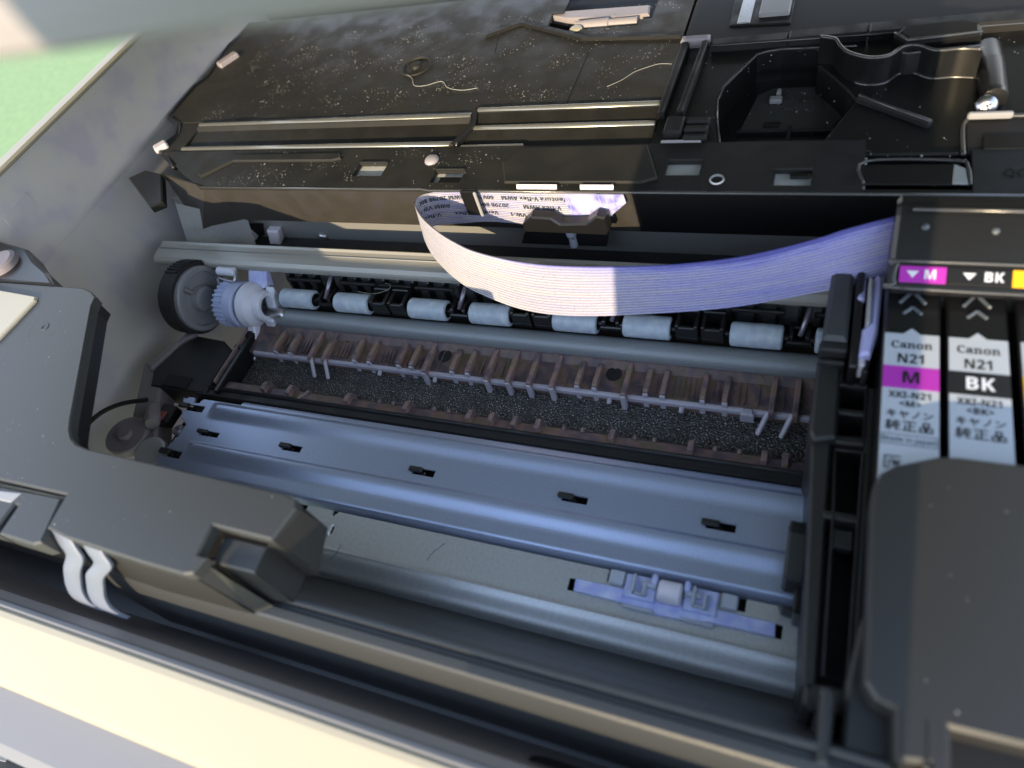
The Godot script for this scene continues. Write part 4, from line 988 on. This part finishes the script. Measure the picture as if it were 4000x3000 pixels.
# ---------------------------------------------------------------- print head carriage
func carriage() -> void:
	var t := thing("print_carriage", "black print head carriage holding the ink tanks", "carriage", Vector3(30, -2, -120))
	# channel along the left side
	part("inner_wall", MB.new().prism(pv([3.2, -134, 3.0, -108, 4.2, -90, 6.4, -46, 7.8, -44.4, 9.4, -46, 8.2, -90, 7.4, -134]), XZ, -4, 31, 0.6), M.black_cover, t)
	part("outer_wall", MB.new().prism(pv([15.6, -128, 15.8, -60, 15.4, -46, 17.6, -45, 17.8, -128]), XZ, -4, 31.5, 0.6), M.black_cover, t)
	part("channel_floor", MB.new().box(Vector3(12, 16, -88), Vector3(9, 3, 86), 0.2), M.black_deep, t)
	part("end_block", MB.new().prism(pv([6.8, -47, 17.4, -47.4, 17.6, -42.6, 16.4, -41.2, 8.4, -40.8, 7.0, -42]), XZ, -4, 31, 0.7), M.black_cover, t)
	for q in [[-128.6, 2.0], [-119.4, 2.0], [-110.4, 2.4], [-88.2, 2.2]]:
		part("cross_wall", MB.new().box(Vector3(11.6, 24.6, q[0]), Vector3(8.6, 13.4, q[1]), 0.5), M.black_cover, t)
	part("pad", MB.new().box(Vector3(12.4, 25.5, -84), Vector3(5.6, 4, 5.2), 0.6), M.black_grained, t)
	part("channel_rim", MB.new().tube([Vector3(9.0, 31, -107), Vector3(9.8, 31, -90), Vector3(10.6, 31, -49), Vector3(15.4, 31.2, -49), Vector3(15.6, 31.2, -107), Vector3(9.0, 31, -107)], 0.4, 6), M.black_gloss, t)
	part("channel_rim", MB.new().tube([Vector3(8.6, 31, -127), Vector3(8.8, 31, -111.4), Vector3(15.4, 31.2, -111.4), Vector3(15.4, 31.2, -127), Vector3(8.6, 31, -127)], 0.4, 6), M.black_gloss, t)
	# tall post with its clip
	part("post", MB.new().prism(pv([3.6, -166.2, 9.6, -164.2, 9.2, -137, 2.6, -137]), XZ, 8, 40, 1.2), M.black_grained, t)
	part("post_clip", MB.new().box(Vector3(5.9, 36.5, -135.2), Vector3(7.4, 5, 3.0), 0.6), M.black_gloss, t)
	part("post_clip", MB.new().box(Vector3(5.9, 34.5, -132.4), Vector3(7.0, 3, 1.6), 0.5), M.black_gloss, t)
	part("front_plate", MB.new().prism(pv([2.2, -133.4, 8.4, -133.4, 8.8, -109, 3.4, -107.4, 2.2, -110]), XZ, -2, 34, 0.8), M.black_cover, t)
	part("back_ribs", MB.new().box(Vector3(11.2, 22, -146), Vector3(2.2, 36, 36), 0.5), M.black_satin, t)
	part("back_ribs", MB.new().box(Vector3(14.2, 20, -146), Vector3(1.6, 36, 36), 0.4), M.black_gloss, t)
	# small boxes at the lower left
	part("side_box", MB.new().box(Vector3(2.6, 10, -83.6), Vector3(5.4, 11, 16), 0.8), M.black_grained, t)
	part("side_box_top", MB.new().box(Vector3(2.6, 15.4, -90.4), Vector3(4.8, 1.4, 3.4), 0.5), M.black_satin, t)
	part("side_foot", MB.new().box(Vector3(5.4, 5, -72.6), Vector3(4.2, 12, 8), 0.5), M.black_satin, t)
	part("side_tab", MB.new().prism(pv([-0.4, -72.4, 8, -71.4, 8, -68.4, 0.6, -70.0]), XZ, 2.5, 5.2, 0.6), M.black_grained, t)
	# violet-stained latch
	var lt := part("latch", MB.new().prism(pv([12.2, -131.6, 15.0, -132.2, 16.4, -140, 17.0, -160, 15.4, -161.2, 14.6, -159, 14.4, -143, 12.6, -140.4]), XZ, 24, 41, 0.7), M.latch_violet, t, "violet-stained latch beside the magenta tank")
	part("blade", MB.new().prism(pv([13.2, -141, 14.2, -142, 14.3, -158.5, 13.4, -159]), XZ, 30, 42, 0.3), M.grey_plastic, lt)
	part("pin", MB.new().lathe(Vector3(11.6, 38, -158), Vector3(0, 0.2, 1), [[-3, 1.4], [6, 1.2], [7, 0.6], [7, 0]], 14), M.latch_violet, lt)
	part("latch_foot", MB.new().box(Vector3(12.8, 36, -131), Vector3(2.4, 6, 3), 0.5), M.nylon_white, lt)
	part("pocket_wall", MB.new().box(Vector3(13, 20, -168), Vector3(8, 40, 2), 0.4), M.black_deep, t)
	# lever cover with the colour strip
	var cv := part("lever_cover", MB.new().prism(pv([-172, 44, -172, 60.6, -169, 60.9, -167.6, 60.6, -165.6, 59.2, -156.6, 51.8, -155.4, 50.9, -150.6, 48.6, -149.6, 47.8, -149.4, 46.2, -150.4, 45, -160, 43]), ZY, 17.4, 95, 0.9, 1.0), M.tank_black, t, "glossy black lever cover with the colour strip")
	part("cover_edge", MB.new().tube([Vector3(21, 60.6, -166.2), Vector3(94, 60.6, -166.2)], 0.55, 8), M.edge_shine, cv)  # pale tube painted in as the highlight of the cover's edge
	var fx := smooth_path([Vector3(94, 47.9, -149.7), Vector3(22, 47.9, -149.7), Vector3(19.0, 48.8, -150.6), Vector3(18.6, 50.0, -153.2), Vector3(19.4, 51.2, -155.6), Vector3(23, 51.6, -156.2), Vector3(94, 51.6, -156.2)], 4)
	part("strip_frame", MB.new().tube(fx, 0.5, 8), M.edge_shine, cv)
	var yd := Vector3(0, 0.4226, -0.9063)
	var nr := Vector3(0, 0.9063, 0.4226)
	var mid := Vector3(0, 49.85, -153.0) + nr * 0.15
	for q in [[19.8, 30.8, M.label_magenta], [31.0, 45.3, M.print_black], [45.5, 58.0, M.label_yellow]]:
		part("strip_field", MB.new().box(mid + Vector3((q[0] + q[1]) * 0.5, 0, 0), Vector3(q[1] - q[0], 0.3, 4.6), 0.1, Basis(Vector3.RIGHT, nr, Vector3.RIGHT.cross(nr))), q[2], cv)
	lettering("strip_letter", "M", 2.6, mid + Vector3(27.0, 0, 0) + nr * 0.25, Vector3.RIGHT, yd, M.print_white, cv, font(true))
	lettering("strip_letter", "BK", 2.6, mid + Vector3(41.4, 0, 0) + nr * 0.25, Vector3.RIGHT, yd, M.print_white, cv, font(true))
	for x in [22.9, 36.0]:
		var a := MB.new().flat()
		var o := mid + Vector3(x, 0, 0) + nr * 0.26
		a.tri(o + Vector3(-1.5, 0, 0) + yd * 0.9, o - yd * 1.0, o + Vector3(1.5, 0, 0) + yd * 0.9)
		part("strip_arrow", a, M.print_white, cv)
	for q in [[24.6, 57.2, -163.4], [40.6, 56.6, -163.0]]:
		part("dimple", MB.new().lathe(Vector3(q[0], q[1], q[2]), Vector3(0, 0.75, 0.65), [[-0.6, 1.1], [0.5, 0.9], [0.8, 0.4], [0.8, 0]], 14, true), M.clear_chip, cv)
	part("cradle", MB.new().box(Vector3(56, 12, -112), Vector3(77, 28, 88), 0.6), M.black_deep, t)
	part("cradle_wall", MB.new().prism(pv([18.0, -128, 18.0, -60, 18.9, -60, 18.9, -128]), XZ, 10, 30, 0.2), M.black_satin, t) if false else null

# ---------------------------------------------------------------- ink tanks
func ink_tank(x0: float, x1: float, band: Material, letter: String, label: String) -> void:
	var mx := (x0 + x1) * 0.5
	var t := thing("ink_tank", label, "ink tank", Vector3(mx, 24, -110), "ink tanks in the carriage")
	part("body", MB.new().prism(pv([x0 - 0.2, -160, x1 + 0.2, -160, x1 + 0.2, -62, x0 - 0.2, -62]), XZ, 24, 43.6, 0.7), M.tank_black, t)
	# label with a peak in its top edge
	var zt := -137.4
	var ls := part("label", MB.new().prism(pv([x0 + 0.2, zt, mx - 2.0, zt, mx, zt - 2.0, mx + 2.0, zt, x1 - 0.2, zt, x1 - 0.2, -64, x0 + 0.2, -64]), XZ, 43.6, 43.85, 0.05), M.label_white, t, "pale printed label")
	part("colour_band", MB.new().prism(pv([x0 + 0.18, -126.6, x1 - 0.18, -126.6, x1 - 0.18, -119.6, x0 + 0.18, -119.6]), XZ, 43.8, 43.9, 0.02), band, ls)
	var z := Vector3(0, 0, -1)
	var y := 43.9
	lettering("print_name", "Canon", 2.3, Vector3(mx, y, -133.6), Vector3.RIGHT, z, M.print_black, ls, font(true, true), 9.4)
	lettering("print_number", "N21", 2.9, Vector3(mx, y, -129.1), Vector3.RIGHT, z, M.print_black, ls, font(true), 5.9)
	lettering("print_letter", letter, 3.7, Vector3(mx, y + 0.06, -123.1), Vector3.RIGHT, z, M.print_white if letter == "BK" else M.print_black, ls, font(true))
	lettering("print_code", "XKI-N21", 1.9, Vector3(mx, y, -117.6), Vector3.RIGHT, z, M.print_black, ls, font(true), 9.3)
	lettering("print_code", "<%s>" % letter, 1.8, Vector3(mx, y, -115.0), Vector3.RIGHT, z, M.print_black, ls, font(true))
	# katakana: ki ya no n, then the three kanji below
	var kana := [
		[[0.15, 0.3, 0.85, 0.2], [0.1, 0.6, 0.9, 0.5], [0.42, 0.05, 0.6, 0.95]],
		[[0.1, 0.45, 0.9, 0.3, 0.75, 0.55], [0.3, 0.12, 0.55, 0.95]],
		[[0.75, 0.1, 0.6, 0.55, 0.2, 0.92]],
		[[0.12, 0.2, 0.36, 0.34], [0.1, 0.86, 0.5, 0.72, 0.88, 0.3]]]
	for i in 4:
		strokes("print_kana", kana[i], 2.3, 0.32, Vector3(mx - 5.2 + i * 2.7, y, -113.0), M.print_black, ls)
	var kanji := [
		[[0.2, 0.0, 0.05, 0.25, 0.25, 0.25], [0.35, 0.1, 0.05, 0.5, 0.4, 0.45], [0.22, 0.5, 0.22, 1.0], [0.05, 0.65, 0.02, 0.85], [0.36, 0.62, 0.42, 0.8], [0.5, 0.18, 1.0, 0.14], [0.55, 0.32, 0.55, 0.6, 0.95, 0.6], [0.95, 0.32, 0.95, 0.6], [0.74, 0.02, 0.74, 0.92, 1.0, 0.92]],
		[[0.05, 0.08, 0.95, 0.08], [0.52, 0.08, 0.52, 0.92], [0.52, 0.48, 0.88, 0.48], [0.22, 0.4, 0.22, 0.92], [0.0, 0.93, 1.0, 0.93]],
		[[0.3, 0.05, 0.7, 0.05, 0.7, 0.4, 0.3, 0.4, 0.3, 0.05], [0.05, 0.55, 0.42, 0.55, 0.42, 0.95, 0.05, 0.95, 0.05, 0.55], [0.58, 0.55, 0.95, 0.55, 0.95, 0.95, 0.58, 0.95, 0.58, 0.55]]]
	for i in 3:
		strokes("print_kanji", kanji[i], 2.9, 0.36, Vector3(mx - 5.1 + i * 3.6, y, -109.9), M.print_black, ls)
	if letter == "M":
		for q in [[mx - 5.9, -105.9, mx + 5.9, -105.9], [mx - 5.9, -103.1, mx + 5.9, -103.1]]:
			part("print_line", MB.new().box(Vector3((q[0] + q[2]) * 0.5, y, q[1]), Vector3(q[2] - q[0], 0.08, 0.14), 0.0), M.print_blue, ls)
		for x in [mx - 5.9, mx + 5.9]:
			part("print_line", MB.new().box(Vector3(x, y, -104.5), Vector3(0.14, 0.08, 2.9), 0.0), M.print_blue, ls)
		lettering("print_origin", "Made in Japan", 1.4, Vector3(mx, y, -104.5), Vector3.RIGHT, z, M.print_blue, ls, font(false), 11.0)
		strokes("print_mark", [[0.0, 0.0, 0.0, 1.0, 0.3, 1.0], [0.0, 0.0, 1.0, 0.0], [0.3, 0.3, 0.3, 0.8], [0.5, 0.2, 0.6, 0.8, 0.75, 0.3, 0.85, 0.8, 1.0, 0.3]], 3.2, 0.34, Vector3(mx - 5.0, y, -99.6), M.print_black, ls)
	# raised arrow marks on the nose of the tank
	var am := MB.new()
	for s in [-1, 1]:
		am.box(Vector3(mx + s * 1.7, 43.8, -150.2), Vector3(0.9, 0.9, 5.0), 0.25, Basis(Vector3.UP, s * 0.6))
		am.box(Vector3(mx + s * 1.1, 43.8, -145.6), Vector3(0.9, 0.9, 3.4), 0.25, Basis(Vector3.UP, s * 0.75))
	part("arrow_mark", am, M.clear_chip, t, "scuffed raised arrow")

func tanks() -> void:
	ink_tank(17.6, 30.6, M.label_magenta, "M", "ink tank with the magenta band and letter M on its label")
	ink_tank(32.3, 45.6, M.print_black, "BK", "ink tank with the black band and letters BK on its label")
	ink_tank(47.9, 61.0, M.label_yellow, "Y", "ink tank cut off by the right edge, next to the BK tank")

# ---------------------------------------------------------------- flat ribbon cable
func cable() -> void:
	var top := [Vector3(17.4, 54.2, -170.4), Vector3(5.9, 51.9, -167.5), Vector3(-3.5, 48.9, -165.5), Vector3(-22.6, 43.7, -163.0), Vector3(-45.1, 40.3, -161.5), Vector3(-74.8, 38.0, -161.0), Vector3(-95.1, 38.6, -161.0), Vector3(-111.8, 42.1, -161.5), Vector3(-120.5, 45.2, -163.0), Vector3(-127.2, 47.8, -165.4), Vector3(-134.4, 49.6, -170.0), Vector3(-140.6, 49.6, -177.0), Vector3(-142.4, 48.0, -182.5), Vector3(-139.5, 47.0, -186.4), Vector3(-131, 46.6, -188.2), Vector3(-120, 46.6, -188.4), Vector3(-108, 46.6, -188.2), Vector3(-96, 46.6, -188.0), Vector3(-84, 46.6, -188.0), Vector3(-74, 46.6, -188.0)]
	var bot := [Vector3(18.8, 37.6, -164.2), Vector3(7.4, 36.1, -159.9), Vector3(-2.5, 32.1, -160.0), Vector3(-23.3, 27.0, -157.5), Vector3(-46.7, 24.1, -155.1), Vector3(-76.3, 21.8, -152.9), Vector3(-97.0, 21.6, -154.1), Vector3(-115.5, 25.2, -157.6), Vector3(-124.5, 28.3, -160.7), Vector3(-131.2, 30.8, -164.6), Vector3(-137.5, 32.4, -169.9), Vector3(-143.9, 32.6, -178.0), Vector3(-145.4, 31.4, -183.6), Vector3(-141.5, 30.6, -187.0), Vector3(-132, 30.2, -188.8), Vector3(-120.5, 31.2, -189.0), Vector3(-108.5, 31.2, -188.4), Vector3(-96, 29.6, -188.2), Vector3(-84, 29.4, -188.1), Vector3(-74, 29.4, -188.1)]
	var a := smooth_path(top, 10)
	var b := smooth_path(bot, 10)
	var n := a.size()
	var nor := []
	for i in n:
		var tg: Vector3 = a[mini(i + 1, n - 1)] + b[mini(i + 1, n - 1)] - a[maxi(i - 1, 0)] - b[maxi(i - 1, 0)]
		nor.append(tg.cross(b[i] - a[i]).normalized())
	var len := [0.0]
	for i in range(1, n): len.append(len[-1] + ((a[i] + b[i]) * 0.5).distance_to((a[i - 1] + b[i - 1]) * 0.5))
	# ink stains along the cable
	var W := 1024
	var H := 192
	var img := Image.create(W, H, false, Image.FORMAT_RGB8)
	var n1 := noise(0.02, 4, 5)
	var n2 := noise(0.05, 3, 9)
	var n3 := noise(0.004, 2, 12)
	for x in W:
		var u := float(x) / W
		var l: float = u * len[-1]
		for y in H:
			var v := float(y) / H
			var stripe := 1.0 - smoothstep(0.45, 0.95, sin(v * TAU * 18.0 + 0.35 * n2.get_noise_2d(x * 0.3, y * 0.5)))
			var st := 0.10 + 0.16 * n3.get_noise_2d(x, y * 9.0)
			# heavy blue along the upper edge towards the carriage, light elsewhere
			var right := 1.0 - smoothstep(30.0, 130.0, l)
			st += right * (0.42 + 0.55 * exp(-v * 9.0))
			st += 0.75 * exp(-v * 26.0) * (1.0 - smoothstep(110.0, 150.0, l))
			st += (0.08 + 0.16 * right) * n1.get_noise_2d(x * 0.5, y * 4.0) + 0.25 * maxf(0.0, n2.get_noise_2d(x * 0.4, y * 6.0)) * (0.3 + right)
			if l > 172.0: st += 0.16 + 0.3 * n1.get_noise_2d(x * 1.2, y * 1.5)
			st = clampf(st, 0.0, 1.0)
			var c := Color(0.47, 0.455, 0.465).lerp(Color(0.24, 0.25, 0.62), minf(st * 1.2, 1.0))
			if st > 0.75: c = c.lerp(Color(0.06, 0.06, 0.33), (st - 0.75) * 3.2)
			c = c * (0.55 + 0.45 * stripe)
			if n2.get_noise_2d(x * 2.3, y * 9.0) > 0.52: c = c * 0.45
			img.set_pixel(x, y, c.linear_to_srgb())
	var cm := StandardMaterial3D.new()
	cm.resource_name = "ribbon_cable"
	cm.albedo_texture = ImageTexture.create_from_image(img)
	cm.roughness = 0.42
	cm.backlight_enabled = true
	cm.backlight = Color(0.12, 0.12, 0.14)
	var vs := rng_steps(0, 1, 108)
	var f := func(i: int, v: float) -> Vector3:
		var p: Vector3 = (a[i] as Vector3).lerp(b[i], v)
		return p + nor[i] * (0.2 * (0.5 + 0.5 * sin(v * TAU * 18.0 + PI)))
	# two-sided sheet of real thickness, its uv in cable length and width
	var mb := MB.new().smooth()
	var back := MB.new()
	for side in 2:
		mb.smooth()
		for i in n - 1:
			for j in vs.size() - 1:
				var q := []
				var uvq := []
				for k in [[0, 0], [1, 0], [1, 1], [0, 1]]:
					var p: Vector3 = f.call(i + k[0], vs[j + k[1]])
					if side == 1: p = p - nor[i + k[0]] * 0.35
					q.append(p)
					uvq.append(Vector2(len[i + k[0]] / len[-1], vs[j + k[1]]))
				if side == 0:
					mb.tri(q[0], q[1], q[2], uvq[0], uvq[1], uvq[2]); mb.tri(q[0], q[2], q[3], uvq[0], uvq[2], uvq[3])
				else:
					mb.tri(q[2], q[1], q[0], uvq[2], uvq[1], uvq[0]); mb.tri(q[3], q[2], q[0], uvq[3], uvq[2], uvq[0])
	var t := thing("flat_cable", "white ribbon cable stained blue, looping from the upper panel to the carriage", "ribbon cable", Vector3(-80, 20, -175))
	part("ribbon", mb, cm, t)
	# folded end under the panel edge
	var fold := part("fold", MB.new().prism(pv([-86.5, 46.2, -64.5, 46.2, -64.0, 42.5, -73.6, 33.4, -84.0, 30.0]), XY, -187.9, -187.5, 0.1), mat("cable_fold", C(0.4, 0.4, 0.66), 0.45, {"tex": ntex(0.01, 3, 105, [[0.2, C(0.55, 0.53, 0.66)], [0.55, C(0.42, 0.41, 0.66)], [0.9, C(0.13, 0.13, 0.5)]]), "scale": 20.0}), t)
	for i in 8:
		var x := -85.0 + i * 2.3
		part("conductor", MB.new().tube([Vector3(x, 46.0, -187.45), Vector3(x + 1.6, minf(31.4 + maxf(0.0, i - 4) * 2.6, 44), -187.45)], 0.12, 5), M.nylon_blue, fold)
	for q in [[-104, -88.6], [-80, -68]]:
		part("upper_layer", MB.new().box(Vector3((q[0] + q[1]) * 0.5, 48.0, -188.9), Vector3(q[1] - q[0], 2.2, 0.4), 0.1, Basis(Vector3.RIGHT, -0.5)), M.nylon_white, t)
	# printed lines run round the inside of the loop, upside down
	var fm := font(true)
	var lines := [[2.9, 176.0, "60V VW-1 AWM 20798 80C", 1.95], [2.9, 212.0, "Ventura V-flex AWM", 1.95], [7.2, 170.0, "AWM VW-1 60V", 1.95], [7.2, 196.0, "20798 80C 60V", 1.95], [7.2, 220.0, "V-flex AWM", 1.95], [11.6, 166.0, "V-flex Ventura", 1.95], [11.6, 190.0, "Ventura V-flex", 1.95], [11.8, 214.0, "20798 80C VW-1", 1.95]]
	for L in lines:
		var tm := text_mesh(L[2], fm)
		var ts: float = L[3] / caps[fm]
		var arr := tm.surface_get_arrays(0)
		var vv: PackedVector3Array = arr[Mesh.ARRAY_VERTEX]
		var lo := 1e9
		for p in vv: lo = minf(lo, p.x)
		for k in vv.size():
			# read from the far end: rotated half a turn on the band
			var l: float = L[1] + (text_len(vv, lo) - (vv[k].x - lo)) * ts
			var w: float = L[0] + vv[k].y * ts
			var i := 1
			while i < n - 1 and len[i] < l: i += 1
			var fr := clampf((l - len[i - 1]) / maxf(len[i] - len[i - 1], 0.001), 0, 1)
			var p: Vector3 = ((a[i - 1] as Vector3).lerp(a[i], fr)).lerp((b[i - 1] as Vector3).lerp(b[i], fr), w / 17.4)
			var nn: Vector3 = (nor[i - 1] as Vector3).lerp(nor[i], fr).normalized()
			vv[k] = (p + nn * (INNER + vv[k].z)) * MM
		arr[Mesh.ARRAY_VERTEX] = vv
		arr[Mesh.ARRAY_NORMAL] = null
		arr[Mesh.ARRAY_TANGENT] = null
		var me := ArrayMesh.new()
		me.add_surface_from_arrays(Mesh.PRIMITIVE_TRIANGLES, arr)
		put("print_line", me, M.print_blue, t)

const INNER := -0.45
func text_len(vv: PackedVector3Array, lo: float) -> float:
	var hi := -1e9
	for p in vv: hi = maxf(hi, p.x)
	return hi - lo

# ---------------------------------------------------------------- dust, hairs and fibres
func litter() -> void:
	# dust specks on the upper panel and the left bezel
	for q in [["dust", -290.0, -66.0, -310.0, -238.0, 47.3, 1700, "pale dust specks scattered over the upper black panel"], ["dust", -250.0, -60.0, -212.0, -189.0, 47.75, 420, "pale dust specks along the panel's slotted front strip"], ["dust", -270.0, -120.0, -108.0, -28.0, 66.05, 150, "sparse dust specks on the left bezel"], ["dust", 18.0, 52.0, -92.0, -42.0, 51.55, 16, "a few pale dust specks on the cover before the ink tanks"], ["dust", -50.0, 55.0, -268.0, -190.0, 46.6, 160, "faint dust specks on the shaded right half of the panel"]]:
		var mm := MultiMesh.new()
		mm.transform_format = MultiMesh.TRANSFORM_3D
		var sp := MB.new()
		sp.lathe(Vector3.ZERO, Vector3.UP, [[0, 0.2], [0.06, 0.15], [0.09, 0]], 6)
		sp.st.generate_normals()
		mm.mesh = sp.st.commit()
		mm.instance_count = q[6]
		var dn := noise(0.03, 3, 17)
		var k := 0
		while k < q[6]:
			var x := rng.randf_range(q[1], q[2])
			var z := rng.randf_range(q[3], q[4])
			if rng.randf() > 0.06 + 2.2 * maxf(0, dn.get_noise_2d(x, z * 1.4)): continue
			if q[5] > 60 and z < -52 and x > -204.0 - (z + 60.0) * 0.0: continue
			if q[5] > 60 and (x + 233.0) / 28.0 > (z + 104.0) / 43.0 and z < -56: continue
			var s := rng.randf_range(0.3, 0.95) * (0.6 if q[5] > 50 else 1.0) * (1.0 + 1.2 * pow(rng.randf(), 8))
			mm.set_instance_transform(k, Transform3D(Basis(Vector3.UP, rng.randf() * TAU).scaled(Vector3(s, s, s * rng.randf_range(0.6, 2.2))), Vector3(x, q[5], z) * MM))
			k += 1
		var o := MultiMeshInstance3D.new()
		o.name = numbered("dust")
		o.multimesh = mm
		o.material_override = M.dust
		add_child(o, true)
		tag(o, q[7], "dust")
		stuff(o)
	var hairs := [
		["hair", "wavy pale hair trailing from the round boss on the panel", [Vector3(-187, 47.6, -268), Vector3(-180, 47.7, -263), Vector3(-176, 47.7, -257), Vector3(-170, 47.7, -256.5), Vector3(-163, 47.7, -259), Vector3(-158, 47.7, -254), Vector3(-150, 47.7, -251.5), Vector3(-143, 47.7, -252.6)], 0.15, M.dust],
		["hair", "wavy pale hair near the upper right corner of the dusty sheet", [Vector3(-62, 47.7, -262), Vector3(-67, 47.7, -262.6), Vector3(-71, 47.7, -261), Vector3(-76, 47.7, -258), Vector3(-80, 47.7, -253), Vector3(-85, 47.7, -249)], 0.11, M.dust],
		["hair", "thin hair lying on the grey sheet above its fold line", [Vector3(-103, 1.0, -70), Vector3(-106, 1.1, -66), Vector3(-107, 1.1, -63)], 0.09, M.print_black],
		["hair", "thin dark hair curling on the grey sheet beside the left bezel", [Vector3(-140, 0.9, -62), Vector3(-140.6, 0.6, -58), Vector3(-142, 0.4, -56)], 0.09, M.print_black],
		["hair", "dark hair looping over the ribbed frame under the rail", [Vector3(-166, 14, -169), Vector3(-162, 15, -167), Vector3(-163, 14.6, -164.5), Vector3(-170, 13, -163.5), Vector3(-178, 12.6, -164.5)], 0.16, M.hair]]
	for h in hairs:
		var o := part(h[0], MB.new().tube(smooth_path(h[2], 6), h[3], 5), h[4], self)
		tag(o, h[1], "hair")
	# fluff caught on the platen ribs
	var fb := MB.new()
	for i in 130:
		var c := Vector3(rng.randf_range(-228, 5), rng.randf_range(-1.6, 0.5), rng.randf_range(-154, -128))
		if c.z > -137: c.y = rng.randf_range(-8.0, -7.6)
		var p := []
		var d := Vector3(rng.randf_range(-1, 1), 0, rng.randf_range(-1, 1)).normalized()
		var q := c
		for k in 7:
			p.append(q)
			d = d.rotated(Vector3.UP, rng.randf_range(-0.8, 0.8))
			q += d * rng.randf_range(0.5, 1.5) + Vector3(0, rng.randf_range(-0.15, 0.15), 0)
		fb.tube(p, 0.06, 3)
	var o2 := part("fluff", fb, M.fibre, self)
	tag(o2, "fine fibres and fluff caught across the platen's ribs", "fluff")
	stuff(o2)
